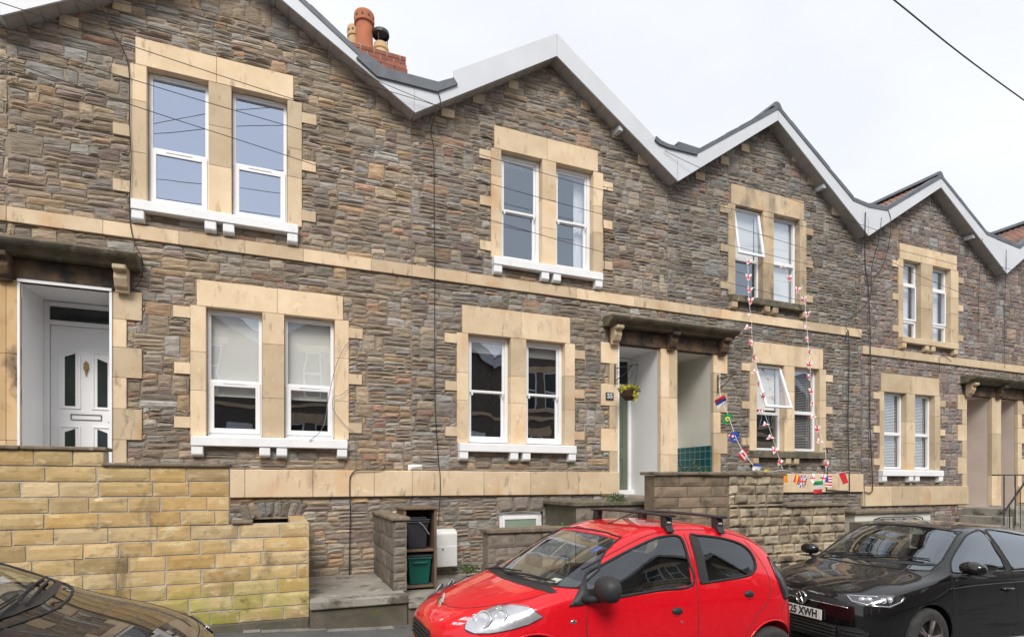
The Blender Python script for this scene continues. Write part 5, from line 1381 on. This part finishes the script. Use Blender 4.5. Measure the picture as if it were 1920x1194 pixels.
def mir(p): return [(-a, b) for a, b in reversed(p)]
def ellips(m, c, r, nu=16, nv=10, mod=None, sq=1.0):
    vs = []; fs = []
    for j in range(nv + 1):
        th = math.pi * j / nv
        for i in range(nu):
            ph = 2 * math.pi * i / nu
            q = [math.sin(th) * math.cos(ph), math.sin(th) * math.sin(ph), math.cos(th)]
            q = [math.copysign(abs(v) ** sq, v) for v in q]
            if mod: q = mod(q)
            vs.append((c[0] + r[0] * q[0], c[1] + r[1] * q[1], c[2] + r[2] * q[2]))
    for j in range(nv):
        for i in range(nu): fs.append((j * nu + i, j * nu + (i + 1) % nu, (j + 1) * nu + (i + 1) % nu, (j + 1) * nu + i))
    m.add(vs, fs)
def seat(c, x, y, z=.5):
    m = MB(); m.box(x, x + .5, y - .24, y + .24, z - .12, z + .06); q = len(m.v); m.box(-.08, .06, -.23, .23, 0, .62)
    m.xf(Matrix.Translation((x + .5, y, z)) @ Matrix.Rotation(R(16), 4, 'Y'), q); q = len(m.v); m.box(-.05, .05, -.13, .13, .64, .82)
    m.xf(Matrix.Translation((x + .5, y, z)) @ Matrix.Rotation(R(12), 4, 'Y'), q)
    c.part('seat', m, 'seat_fabric', bevel=.04, seg=3)
def steering(c, x, y, z, r=.18):
    m = MB(); M = Matrix.Translation((x, y, z)) @ Matrix.Rotation(R(-65), 4, 'Y'); q = len(m.v)
    m.tube([(r * math.cos(a), r * math.sin(a), 0) for a in [2 * math.pi * k / 24 for k in range(25)]], .014, 8)
    m.tube([(-r, 0, -.01), (0, 0, -.03), (r, 0, -.01)], .02, 6); m.tube([(0, 0, -.03), (0, -r * .9, -.01)], .02, 6)
    m.xf(M, q); c.part('steering_wheel', m, 'black_plastic', smooth=True)

SLOPE = math.atan(.045)
# ---------- red hatchback
RX, RY = 1.05, -4.90 + .80
ST = [(.03, .25, [(.22, .26), (.30, .33), (.32, .45), (.30, .54), (.21, .585), (.10, .60)], .605),
      (.10, .20, [(.42, .21), (.52, .30), (.54, .46), (.48, .59), (.34, .645), (.17, .665)], .67),
      (.25, .17, [(.58, .18), (.67, .30), (.69, .49), (.61, .655), (.44, .715), (.22, .74)], .745),
      (.45, .16, [(.67, .17), (.765, .3), (.775, .52), (.70, .725), (.54, .79), (.28, .815)], .825),
      (.70, .16, [(.71, .17), (.805, .3), (.815, .56), (.765, .80), (.62, .868), (.33, .895)], .905),
      (.90, .16, [(.72, .17), (.815, .3), (.825, .58), (.785, .86), (.675, .93), (.40, .955)], .965),
      (1.20, .16, [(.72, .17), (.815, .3), (.83, .60), (.80, .885), (.70, 1.09), (.50, 1.14)], 1.15),
      (1.50, .16, [(.72, .17), (.815, .3), (.83, .60), (.80, .905), (.675, 1.26), (.50, 1.31)], 1.315),
      (1.74, .16, [(.72, .17), (.815, .3), (.83, .61), (.80, .925), (.66, 1.365), (.50, 1.40)], 1.40),
      (2.05, .16, [(.72, .17), (.815, .3), (.83, .62), (.80, .945), (.655, 1.42), (.50, 1.452)], 1.455),
      (2.45, .16, [(.72, .17), (.815, .3), (.83, .63), (.80, .965), (.65, 1.425), (.50, 1.462)], 1.468),
      (2.80, .17, [(.72, .18), (.81, .32), (.825, .64), (.79, .99), (.635, 1.38), (.48, 1.425)], 1.435),
      (3.10, .20, [(.70, .21), (.79, .34), (.81, .64), (.765, .99), (.62, 1.285), (.45, 1.345)], 1.36),
      (3.30, .24, [(.66, .25), (.75, .36), (.78, .62), (.73, .93), (.575, 1.12), (.40, 1.18)], 1.195),
      (3.40, .28, [(.55, .29), (.66, .38), (.69, .56), (.64, .78), (.50, .92), (.28, .955)], .965),
      (3.43, .30, [(.48, .31), (.56, .40), (.58, .55), (.54, .70), (.40, .78), (.22, .80)], .805)]
c = Car('parked_car', 'small bright red hatchback with black roof bars parked nose left in front of the walls', (RX, RY, G(RX)), (0, SLOPE, 0), ST, 'red_paint')
ws = [(-.74, .945), (-.64, .945), (-.3, .945), (0, .94), (.3, .945), (.64, .945), (.74, .945), (.70, 1.08), (.60, 1.22), (.535, 1.325), (.3, 1.345), (0, 1.35), (-.3, 1.345), (-.535, 1.325), (-.60, 1.22), (-.70, 1.08)]
sw1 = [(1.14, .845), (1.17, 1.03), (1.35, 1.125), (1.60, 1.235), (1.85, 1.325), (2.0, 1.352), (2.09, 1.352), (2.13, 1.31), (2.145, 1.15), (2.145, .955), (1.8, .92), (1.45, .88)]
sw2 = [(2.235, .965), (2.225, 1.15), (2.22, 1.35), (2.32, 1.357), (2.55, 1.34), (2.76, 1.295), (2.86, 1.24), (2.90, 1.17), (2.89, 1.09), (2.82, 1.035), (2.70, 1.01), (2.45, .985)]
rw = [(-.5, 1.03), (.5, 1.03), (.46, 1.27), (-.46, 1.27)]
c.cutter('front', ws, depth=1.55, mi=2)
for sd_ in (-1, 1):
    c.cutter('side', sw1, sd_, mi=2); c.cutter('side', sw2, sd_, mi=2)
    for wx in (.72, 3.06): c.cutter('side', circ(wx, .285, .335, 30), sd_, depth=.50, mi=1)
c.finish_body()
fF, fT = c.proj('front'), c.proj('top')
wo = c.patch('windscreen', fF, ws, 'car_glass', -.003, grid=.06)
c.line('windscreen_seal', fF, ws, .009, off=.001, closed=True, parent=wo, sm=False)
for sd_ in (-1, 1):
    f = c.proj('side', sd_)
    a = c.patch('side_window', f, sw1, 'car_glass', -.003); c.line('window_seal', f, sw1, .012, off=.0, closed=True, parent=a)
    a = c.patch('side_window', f, sw2, 'car_glass', -.003); c.line('window_seal', f, sw2, .012, off=.0, closed=True, parent=a)
    c.patch('window_frit', f, [(2.225, .97), (2.22, 1.345), (2.30, 1.35), (2.315, 1.2), (2.32, .975)], 'black_plastic', .001, parent=a)
    c.patch('mirror_triangle', f, [(.98, .815), (1.05, .895), (1.15, 1.015), (1.16, .84), (1.08, .82)], 'black_plastic', .006, solid=.008)
    # door shut lines
    c.line('door_gap', f, [(1.155, .28), (1.14, .5), (1.13, .7), (1.15, .84)], .0045, off=-.001)
    c.line('door_gap', f, [(2.20, .26), (2.20, .6), (2.19, .95), (2.18, 1.2), (2.16, 1.37)], .0045, off=-.001)
    c.line('door_gap', f, [(2.21, .26), (2.45, .26), (2.66, .36), (2.74, .52), (2.86, .68), (3.0, .80), (3.03, .95), (2.99, 1.12), (2.86, 1.32)], .004, off=-.001)
    c.line('roof_gutter', c.proj('side', sd_), [(1.17, 1.075), (1.45, 1.21), (1.75, 1.335), (2.0, 1.39), (2.3, 1.405), (2.6, 1.39), (2.9, 1.33), (3.05, 1.27)], .005, off=-.001)
    for (hx, hz) in ((1.98, .735), (2.76, .85)):
        m = MB(); p = f(hx, hz, 0); ellips(m, (p.x, p.y + sd_ * .002, p.z + .012), (.055, .022, .032)); h = c.part('door_handle', m, 'black_plastic', smooth=True)
        m = MB(); ellips(m, (p.x, p.y + sd_ * -.004, p.z - .008), (.05, .016, .03)); c.part('handle_recess', m, 'red_paint', h, smooth=True)
    m = MB(); p = f(2.03, .655, 0); m.lathe([(.001, sd_ * .004), (.011, sd_ * .004), (.013, -sd_ * .01)], tuple(p), 12, 'y'); c.part('door_lock', m, 'chrome')
    m = MB(); p = f(1.02, .70, 0); ellips(m, tuple(p), (.028, .008, .017)); c.part('side_repeater', m, 'chrome', smooth=True)
    # mirror
    mm = MB(); y = sd_ * .90
    fx_ = .22 if sd_ > 0 else 0
    ellips(mm, (1.235 + fx_, sd_ * (.955 - fx_ * .35), .965 - fx_ * .1), (.105, .125, .10), mod=lambda q: (q[0] * (.6 if q[0] > 0 else 1), q[1], q[2]), sq=.82); mo = c.part('wing_mirror', mm, 'black_plastic', smooth=True)
    mm = MB(); mm.tube([(1.10, sd_ * .79, .865), (1.17, sd_ * .86, .875), (1.22, sd_ * .93, .90)], .028, 8); c.part('mirror_arm', mm, 'black_plastic', mo, smooth=True)
    # headlight: outline given in plan, laid down on the wing from the front corner
    d = Vector((.80, -sd_ * .62, -.42)).normalized(); e1 = Vector((0, 0, 1)).cross(d).normalized() * -sd_; e2 = d.cross(e1).normalized() * -sd_
    if e2.z < 0: e2 = -e2
    org = Vector((.36, sd_ * .58, .68))
    def fh(a_, b_, off=0, org=org, d=d, e1=e1, e2=e2): return c.ray(org + e1 * a_ + e2 * b_ - d * 1.2, d, off)
    # a_: positive towards the door along the wing
    if e1.x * 1 < 0: e1 = -e1
    HL = [(.41, .135), (.31, .175), (.17, .17), (.04, .13), (-.055, .045), (-.09, -.03), (-.075, -.085), (.0, -.10), (.12, -.07), (.24, -.01), (.34, .06)]
    hl = c.patch('headlight', lambda a_, b_, off=0, o_=org, d_=d, p_=e1, q_=e2: c.ray(o_ + p_ * a_ + q_ * b_ - d_ * 1.2, d_, off), HL, 'lamp_silver', .009, grid=.035)
    fh2 = lambda a_, b_, off=0, o_=org, d_=d, p_=e1, q_=e2: c.ray(o_ + p_ * a_ + q_ * b_ - d_ * 1.2, d_, off)
    c.line('lamp_edge', fh2, HL, .006, 'lamp_dark', off=.002, closed=True, parent=hl)
    for (aa, bb, rr_, mt) in ((.035, .005, .066, 'lamp_silver'), (.15, .06, .05, 'lamp_silver'), (.10, .12, .022, 'lamp_silver')):
        p = fh2(aa, bb, .012); mm = MB(); q = 0
        mm.lathe([(.001, .004), (rr_ * .35, .006), (rr_ * .6, .0), (rr_ * .9, .004), (rr_, .010), (rr_ * 1.08, .004), (rr_ * 1.1, -.004)], (0, 0, 0), 20)
        mm.xf(Matrix.Translation(p) @ (-d).to_track_quat('Z', 'Y').to_matrix().to_4x4()); c.part('lamp_bowl', mm, mt, hl, smooth=True)
        mm = MB(); mm.tube([(rr_ * 1.04 * math.cos(q_ * .3), rr_ * 1.04 * math.sin(q_ * .3), .003) for q_ in range(22)], .0035, 5); mm.xf(Matrix.Translation(p) @ (-d).to_track_quat('Z', 'Y').to_matrix().to_4x4()); c.part('lamp_ring', mm, 'lamp_dark', hl, smooth=True)
    c.patch('headlight_lens', fh2, HL, 'lens_glass', .024, parent=hl, grid=.035)
    # rear lamp
    c.patch('tail_light', f, [(3.12, 1.17), (3.20, 1.10), (3.30, .98), (3.36, .86), (3.33, .80), (3.22, .79), (3.18, .86), (3.13, 1.0)], 'lamp_dark', .006, solid=.01)
    for wx in (.72, 3.06): c.wheel(wx, sd_ * .735, .278, .16, 7, 'steel')
    c.line('arch_lip', f, [(.72 + .335 * math.cos(a_), .285 + .335 * math.sin(a_)) for a_ in [math.pi * k / 12 for k in range(13)]], .009, 'red_paint', off=-.002)
    c.line('arch_lip', f, [(3.06 + .335 * math.cos(a_), .285 + .335 * math.sin(a_)) for a_ in [math.pi * k / 12 for k in range(13)]], .009, 'red_paint', off=-.002)
    c.line('bonnet_gap', fT, [(.94, sd_ * .69), (.80, sd_ * .66), (.62, sd_ * .60), (.45, sd_ * .50), (.30, sd_ * .36), (.22, sd_ * .18), (.20, 0)], .004, off=-.0005)
    c.line('bumper_gap', f, [(3.42, .74), (3.34, .76), (3.24, .77), (3.18, .72), (3.19, .70)], .0035, off=-.001)
# cowl and wipers
c.patch('scuttle', fT, [(.735, 0), (.76, -.3), (.81, -.56), (.87, -.69), (.92, -.71), (.90, -.55), (.855, -.3), (.84, 0), (.855, .3), (.90, .55), (.92, .71), (.87, .69), (.81, .56), (.76, .3)], 'black_plastic', .003, grid=.04)
for (a, b) in (((.80, .08), (.93, -.54)), ((.79, .55), (.87, .0))):
    m = MB(); p, q = fT(*a, .02), fT(*b, .022); mid = fT((a[0] + b[0]) / 2 - .01, (a[1] + b[1]) / 2, .035)
    m.tube([p, mid, q], .009, 6); p2, q2 = fT(a[0] + .045, a[1] - .05, .012), fT(b[0] + .03, b[1] - .06, .010); m.tube([p2, fT((a[0] + b[0]) / 2 + .03, (a[1] + b[1]) / 2, .014), q2], .006, 5); c.part('wiper', m, 'rubber')
# grille and badge
gr_ = [(-.27, .555), (0, .562), (.27, .555), (.30, .50), (.28, .43), (.15, .40), (-.15, .40), (-.28, .43), (-.30, .50)]
g_ = c.patch('grille', fF, gr_, 'black_plastic', .004, grid=.04)
for k in range(4): c.line('grille_slat', fF, [(-.27, .535 - k * .032), (0, .54 - k * .032), (.27, .535 - k * .032)], .006, 'rubber', off=.012, parent=g_)
pl = MB(); pl.box(.0, .012, -.26, .26, .25, .36); c.part('number_plate', pl, 'plate_white')
m = MB()
p0 = fT(.20, 0, .02); tu = Vector((.5, 0, .866)); tn = Vector((-tu.z, 0, tu.x))
for z0 in (-.018, .032):
    for s_ in (-1, 1):
        q_ = [(0, .040), (.068, -.030), (.068, -.058), (0, .012)]
        a_ = [p0 + Vector((0, s_ * y_, 0)) + tu * (z_ + z0) - tn * (.9 * y_ * y_) for y_, z_ in q_]
        m.add(a_ + [p + tn * .010 for p in a_], [(0, 1, 2, 3), (7, 6, 5, 4), (0, 1, 5, 4), (1, 2, 6, 5), (2, 3, 7, 6), (3, 0, 4, 7)])
c.part('badge', m, 'chrome')
# roof bars
for bx_ in (2.02, 2.58):
    m = MB(); zz = 1.53; n_ = 16
    pr = [(-.045, 0), (-.03, .012), (.01, .015), (.045, .004), (.03, -.008), (-.03, -.010)]
    vs = []; 
    for k in range(n_ + 1):
        y = -.66 + 1.32 * k / n_
        for (dx, dz) in pr: vs.append((bx_ + dx, y, zz + dz - .012 * (y / .66) ** 2))
    np_ = len(pr); m.add(vs, [(k * np_ + j, k * np_ + (j + 1) % np_, (k + 1) * np_ + (j + 1) % np_, (k + 1) * np_ + j) for k in range(n_) for j in range(np_)] + [list(range(np_)), [n_ * np_ + j for j in range(np_)][::-1]])
    rb = c.part('roof_bar', m, 'black_plastic')
    for s_ in (-1, 1):
        m = MB(); zf = fT(bx_, s_ * .585).z
        m.prismx([(s_ * .53, zz - .012), (s_ * .61, zz - .012), (s_ * .62, zf + .03), (s_ * .655, zf - .02), (s_ * .64, zf - .03), (s_ * .57, zf + .012), (s_ * .54, zf + .02)], bx_ - .035, bx_ + .035)
        fo = c.part('bar_foot', m, 'black_plastic', rb, bevel=.008, seg=2)
        m = MB(); m.prismx([(s_ * .607, zz - .05), (s_ * .613, zz - .05), (s_ * .619, zz - .07), (s_ * .613, zz - .07)], bx_ - .02, bx_ + .02); c.part('foot_mark', m, 'plate_white', rb)
m = MB(); p = fT(1.80, .0, 0); m.tube([p, p + Vector((.04, 0, .02)), p + Vector((.34, 0, .14))], [.012, .006, .003], 6); c.part('aerial', m, 'rubber')
# cabin
m = MB(); m.prism([(.98, .62), (.95, .92), (1.05, .955), (1.25, .95), (1.36, .90), (1.40, .78), (1.36, .62)], -.70, .70); c.part('dashboard', m, 'seat_fabric', bevel=.03, seg=2)
seat(c, 1.72, .34); seat(c, 1.72, -.34); m = MB(); m.box(2.45, 2.9, -.6, .6, .45, .58); m.box(2.86, 2.98, -.58, .58, .58, 1.0); c.part('rear_seat', m, 'seat_fabric', bevel=.04)
steering(c, 1.46, .34, .90)
m = MB(); m.box(1.55, 1.565, -.10, .10, 1.235, 1.285); c.part('rear_view_mirror', m, 'black_plastic', bevel=.005)
c.patch('windscreen_sticker', fF, [(-.53, 1.25), (-.53, 1.20), (-.46, 1.20), (-.46, 1.25)], 'sticker_blue', -.006, grid=.04)
c.patch('tax_sticker', fF, [(-.60, 1.0), (-.60, .97), (-.50, .965), (-.52, 1.0)], 'plate_white', -.006, grid=.04)
c.patch('rear_window', c.proj('rear'), rw, 'car_glass_dark', .003)

# ---------- black hatchbacks
PST = [(.0, .22, [(.34, .23), (.46, .32), (.50, .48), (.46, .60), (.32, .655), (.16, .67)], .675),
       (.07, .19, [(.56, .20), (.66, .30), (.68, .50), (.64, .66), (.46, .72), (.23, .735)], .74),
       (.22, .17, [(.69, .18), (.785, .3), (.80, .53), (.76, .73), (.57, .785), (.29, .80)], .808),
       (.45, .16, [(.74, .17), (.835, .3), (.855, .58), (.82, .81), (.64, .865), (.33, .885)], .89),
       (.80, .16, [(.76, .17), (.865, .3), (.877, .63), (.84, .885), (.68, .925), (.36, .955)], .96),
       (1.12, .16, [(.76, .17), (.87, .3), (.88, .65), (.85, .935), (.72, .975), (.40, 1.01)], 1.02),
       (1.40, .16, [(.76, .17), (.87, .3), (.88, .66), (.862, .955), (.735, 1.13), (.53, 1.175)], 1.185),
       (1.70, .16, [(.76, .17), (.87, .3), (.88, .66), (.862, .97), (.695, 1.30), (.51, 1.355)], 1.37),
       (1.92, .16, [(.76, .17), (.87, .3), (.88, .67), (.862, .98), (.67, 1.375), (.49, 1.43)], 1.445),
       (2.30, .16, [(.76, .17), (.87, .3), (.88, .68), (.862, .99), (.66, 1.405), (.47, 1.465)], 1.48),
       (2.90, .16, [(.76, .17), (.87, .3), (.88, .69), (.857, 1.01), (.65, 1.385), (.46, 1.45)], 1.465),
       (3.40, .18, [(.75, .19), (.86, .32), (.87, .70), (.84, 1.03), (.635, 1.315), (.44, 1.39)], 1.41),
       (3.80, .22, [(.70, .23), (.81, .36), (.83, .66), (.79, 1.0), (.60, 1.18), (.41, 1.25)], 1.265),
       (3.99, .26, [(.60, .27), (.71, .40), (.74, .62), (.70, .88), (.55, .99), (.30, 1.02)], 1.03),
       (4.06, .30, [(.50, .31), (.60, .42), (.62, .56), (.58, .74), (.44, .82), (.24, .84)], .845)]
def black_car(label, loc, rot, sx=1.0, sz=1.0, plate=None, detail=True):
    zz_ = (lambda z: z + max(0, z - 1.0) * (.13 if plate else -.38))
    def ax_(x, z=1.2): return x - .13 * min(1, max(0, (x - .9) / .3)) * min(1, max(0, (z - .8) / .2)) * (1 if x < 3 else 0.3)
    S_ = lambda o_: [(ax_(a, b) * sx, zz_(b) * sz) for a, b in o_]
    Fz = lambda o_: [(a, zz_(b) * sz) for a, b in o_]
    st_ = [(ax_(x), zb, [(y, zz_(z)) for y, z in rg], zz_(zt)) for (x, zb, rg, zt) in PST]
    GL = 'car_glass_bright' if plate else 'car_glass'
    c = Car('parked_car', label, loc, rot, st_, 'black_paint', sx, sz)
    ws = Fz([(-.70, 1.005), (-.6, .995), (-.3, .99), (0, .985), (.3, .99), (.6, .995), (.70, 1.005), (.70, 1.10), (.655, 1.24), (.59, 1.375), (.3, 1.40), (0, 1.405), (-.3, 1.40), (-.59, 1.375), (-.655, 1.24), (-.70, 1.10)])
    w1 = S_([(1.36, 1.0), (1.44, 1.09), (1.62, 1.205), (1.86, 1.325), (2.05, 1.375), (2.25, 1.39), (2.26, 1.2), (2.30, 1.02), (1.9, 1.005), (1.5, .995)])
    w2 = S_([(2.40, 1.022), (2.35, 1.2), (2.33, 1.392), (2.6, 1.395), (2.9, 1.37), (3.12, 1.33), (3.20, 1.2), (3.22, 1.055), (2.9, 1.04)])
    w3 = S_([(3.29, 1.065), (3.25, 1.2), (3.20, 1.31), (3.36, 1.255), (3.5, 1.16), (3.56, 1.09), (3.45, 1.07)])
    c.cutter('front', ws, depth=1.70 * sx, mi=2)
    for sd_ in (-1, 1):
        for w_ in (w1, w2): c.cutter('side', w_, sd_, depth=.40, mi=2)
        for wx in (.83, 3.38): c.cutter('side', circ(wx * sx, .325, .355, 32), sd_, depth=.52, mi=1)
    c.finish_body()
    fF, fT = c.proj('front'), c.proj('top')
    wo = c.patch('windscreen', fF, ws, GL, -.003, grid=.06); c.line('windscreen_seal', fF, ws, .008, off=0, closed=True, parent=wo, sm=False)
    c.patch('scuttle', fT, [(a * sx, b) for a, b in [(1.0, 0), (1.025, -.3), (1.09, -.58), (1.155, -.70), (1.19, -.715), (1.13, -.58), (1.085, -.3), (1.07, 0), (1.085, .3), (1.13, .58), (1.19, .715), (1.155, .70), (1.09, .58), (1.025, .3)]], 'black_plastic', .003, grid=.04)
    for (a, b) in (((1.04, .12), (1.16, -.56)), ((1.03, .62), (1.09, .05))):
        a = (a[0] * sx, a[1]); b = (b[0] * sx, b[1]); m = MB(); m.tube([fT(*a, .014), fT((a[0] + b[0]) / 2, (a[1] + b[1]) / 2, .024), fT(*b, .016)], .007, 6)
        m.tube([fT(a[0] + .05, a[1] - .05, .012), fT((a[0] + b[0]) / 2 + .04, (a[1] + b[1]) / 2, .016), fT(b[0] + .035, b[1] - .05, .012)], .006, 5); c.part('wiper', m, 'rubber')
    for sd_ in (-1, 1):
        f = c.proj('side', sd_)
        for w_, g_ in ((w1, GL), (w2, GL)):
            a = c.patch('side_window', f, w_, g_, -.003); c.line('window_seal', f, w_, .009, off=0, closed=True, parent=a)
        c.patch('quarter_window', f, w3, 'car_glass_dark', .003)
        c.patch('pillar_trim', f, S_([(2.27, 1.02), (2.265, 1.39), (2.32, 1.392), (2.34, 1.2), (2.385, 1.022)]), 'black_plastic', .002)
        c.line('door_gap', f, S_([(1.22, .28), (1.20, .6), (1.21, .85), (1.28, .96), (1.36, 1.02)]), .0045, off=-.001)
        c.line('door_gap', f, S_([(2.33, .26), (2.34, .6), (2.36, .95), (2.33, 1.1), (2.29, 1.38)]), .0045, off=-.001)
        c.line('door_gap', f, S_([(3.05, .28), (3.10, .6), (3.28, .75), (3.32, .95), (3.24, 1.3)]), .0045, off=-.001)
        c.line('shoulder_line', f, S_([(1.15, .83), (1.6, .86), (2.4, .885), (3.3, .905), (3.8, .90)]), .006, 'black_paint', off=.002)
        c.line('sill_trim', f, S_([(1.20, .235), (2.0, .235), (3.0, .24)]), .010, 'chrome', off=.004)
        for hx in (2.12, 3.05):
            p = f(hx * sx, .80 * sz, .0); m = MB(); ellips(m, (p.x, p.y - sd_ * .006, p.z), (.075, .012, .035)); h = c.part('handle_recess', m, 'rubber', smooth=True)
            m = MB(); m.tube([(p.x - .10, p.y + sd_ * .004, p.z + .012), (p.x - .05, p.y + sd_ * .03, p.z + .014), (p.x + .06, p.y + sd_ * .03, p.z + .016), (p.x + .10, p.y + sd_ * .004, p.z + .014)], .014, 8); c.part('door_handle', m, 'black_paint', h, smooth=True)
        mx_ = 0 if plate else .62
        mm = MB(); ellips(mm, ((1.27 + mx_) * sx, sd_ * 1.0, 1.06 * sz), (.10, .125, .078), mod=lambda q: (q[0] * (.6 if q[0] > 0 else 1), q[1], q[2] * (1 if q[2] > 0 else .8)), sq=.8); mo = c.part('wing_mirror', mm, 'black_paint', smooth=True)
        mm = MB(); mm.tube([((1.20 + mx_) * sx, sd_ * .84, .955 * sz), ((1.24 + mx_) * sx, sd_ * .93, .965 * sz), ((1.25 + mx_) * sx, sd_ * .99, .99 * sz)], .022, 8); mm.box((1.17 + mx_) * sx, (1.35 + mx_) * sx, min(sd_ * .92, sd_ * 1.09), max(sd_ * .92, sd_ * 1.09), .968 * sz, .980 * sz); c.part('mirror_arm', mm, 'black_plastic', mo, smooth=False, bevel=.003)
        d = Vector((.84, -sd_ * .50, -.20)).normalized(); e1 = Vector((0, 0, 1)).cross(d).normalized()
        if e1.x < 0: e1 = -e1
        e2 = Vector((0, 0, 1)) - d * d.z; e2.normalize(); org = Vector((.20 * sx, sd_ * .66, .68 * sz))
        fh = lambda a_, b_, off=0, o_=org, d_=d, p_=e1, q_=e2: c.ray(o_ + p_ * a_ + q_ * b_ - d_ * 1.2, d_, off)
        HL = [(-.24, .045), (-.10, .055), (.06, .075), (.20, .10), (.285, .105), (.25, .04), (.17, -.035), (.03, -.05), (-.10, -.045), (-.17, -.03)]
        hl = c.patch('headlight', fh, HL, 'lamp_dark', .003, grid=.03)
        c.line('daylight_strip', fh, [(-.22, .038), (-.165, -.018), (-.02, -.035), (.02, -.005)], .008, 'chrome', off=.008, parent=hl, sm=False)
        c.line('daylight_strip', fh, [(.0, -.038), (.15, -.024), (.24, .045), (.262, .09)], .009, 'chrome', off=.008, parent=hl, sm=False)
        c.line('daylight_strip', fh, [(-.22, .045), (-.10, .05), (.06, .062)], .007, 'chrome', off=.006, parent=hl, sm=False)
        for (aa, bb) in () if not plate else ((-.08, .012), (-.02, .018), (.10, .03), (.15, .05)):
            p = fh(aa, bb, .004); mm = MB(); mm.lathe([(.001, .008), (.018, .006), (.026, .0), (.03, .006), (.032, -.004)], (0, 0, 0), 14); mm.xf(Matrix.Translation(p) @ (-d).to_track_quat('Z', 'Y').to_matrix().to_4x4()); c.part('lamp_bowl', mm, 'lamp_silver', hl, smooth=True)
        c.patch('headlight_lens', fh, HL, 'lens_glass', .014, parent=hl, grid=.03)
        for wx in (.83, 3.38): c.wheel(wx * sx, sd_ * .77, .318, .195, 5)
        c.line('bonnet_gap', fT, [(a * sx, sd_ * b) for a, b in [(1.18, .735), (.95, .72), (.7, .69), (.45, .64), (.25, .575), (.17, .50), (.12, .25), (.11, 0)]], .0035, off=-.0005)
        c.line('bonnet_crease', fT, [(a * sx, sd_ * b) for a, b in [(1.05, .50), (.8, .47), (.5, .42), (.25, .36)]], .008, 'black_paint', off=-.003)
        # side intake of the bumper
        ip = c.patch('bumper_intake', fF, [(sd_ * a, b) for a, b in [(.42, .40), (.62, .42), (.70, .38), (.66, .27), (.46, .25)]], 'black_plastic', .003, grid=.04)
        for k in range(3): c.line('intake_bar', fF, [(sd_ * .46, .37 - k * .04), (sd_ * .66, .375 - k * .04)], .005, 'black_plastic', off=.01, parent=ip)
    c.patch('rear_window', c.proj('rear'), Fz([(-.55, 1.06), (.55, 1.06), (.48, 1.33), (-.48, 1.33)]), 'car_glass_dark', .003)
    gr_ = c.patch('grille', fF, Fz([(-.50, .66), (0, .675), (.50, .66), (.50, .60), (0, .615), (-.50, .60)]), 'black_plastic', .003, grid=.035)
    c.line('chrome_strip', fF, Fz([(-.53, .605), (-.3, .608), (0, .612), (.3, .608), (.53, .605)]), .006, 'chrome', off=.006, parent=gr_)
    lo = c.patch('lower_grille', fF, Fz([(-.42, .40), (0, .405), (.42, .40), (.40, .25), (0, .235), (-.40, .25)]), 'black_plastic', .003, grid=.04)
    for k in range(4): c.line('grille_bar', fF, Fz([(-.40, .375 - k * .035), (0, .378 - k * .035), (.40, .375 - k * .035)]), .006, 'black_plastic', off=.010, parent=lo)
    # round badge: ring with the letters V over W in bright metal
    bp = fF(0, .625 * sz, .0) + Vector((-.035, 0, 0)); Mb = Matrix.Translation(bp) @ Matrix.Rotation(R(-90), 4, 'Y')
    if plate:
        m = MB(); m.lathe([(.001, .0), (.052, .0), (.055, -.02)], (0, 0, 0), 28); m.xf(Matrix.Translation(bp) @ Matrix.Rotation(R(-90), 4, 'Y') @ Matrix.Scale(1.25, 4)); bd = c.part('badge', m, 'black_plastic', smooth=False)
        m = MB(); m.tube([(.052 * math.cos(2 * math.pi * k / 32), .052 * math.sin(2 * math.pi * k / 32), .004) for k in range(33)], .0055, 6)
        L_ = [[(-.020, .045), (.0, .004), (.020, .045)], [(-.044, .022), (-.024, -.042), (.0, .000)], [(.0, .000), (.024, -.042), (.044, .022)]]
        for l_ in L_: m.tube([(a, b, .004) for a, b in l_], .005, 6)
        # local plane: x across the car (mirrored for the viewer in front), y up, z outwards
        m.xf(Matrix.Translation(bp) @ Matrix(((0, 0, -1, 0), (-1, 0, 0, 0), (0, 1, 0, 0), (0, 0, 0, 1))) @ Matrix.Scale(1.25, 4)); c.part('badge_letters', m, 'chrome', bd)
        px_ = fF(0, .475, .0).x - .03
        m = MB(); m.box(px_, px_ + .012, -.26, .26, .42, .531); m.build('number_plate', 'plate_white', c.root, local=True, bevel=.003)
        m = MB(); m.box(px_ + .0121, px_ + .09, -.22, .22, .43, .52); c.part('plate_holder', m, 'black_plastic')
        me = text_mesh(plate, .118, 'rubber', 'plate_lettering', .0035, .001, .82)
        me.transform(Matrix.Translation((px_ - .002, 0, .4745)) @ Matrix(((0, 0, -1, 0), (-1, 0, 0, 0), (0, 1, 0, 0), (0, 0, 0, 1)))); link('plate_lettering', me, c.root, local=True)
    m = MB(); m.prism([(1.22 * sx, .62), (1.20 * sx, .96 * sz), (1.3 * sx, 1.0 * sz), (1.5 * sx, .99 * sz), (1.62 * sx, .92), (1.6 * sx, .62)], -.72, .72); c.part('dashboard', m, 'seat_fabric', bevel=.03, seg=2)
    seat(c, 1.95 * sx, .37, .52); seat(c, 1.95 * sx, -.37, .52); steering(c, 1.68 * sx, .37, .95)
    m = MB(); m.box(2.7, 3.1, -.6, .6, .45, .6); m.box(3.08, 3.2, -.58, .58, .6, 1.08); c.part('rear_seat', m, 'seat_fabric', bevel=.04)
    return c
PX, PY = 5.48, -4.9 + .875
black_car('glossy black hatchback with silver badge and white number plate parked behind the red car', (PX, PY, G(PX)), (0, SLOPE, 0), plate='T25 XWH')
LX, LY = -.38, -4.95
black_car('black car at the lower left corner with only its bonnet and windscreen showing', (LX, LY, G(LX)), (0, -SLOPE, math.pi), .84, .95)
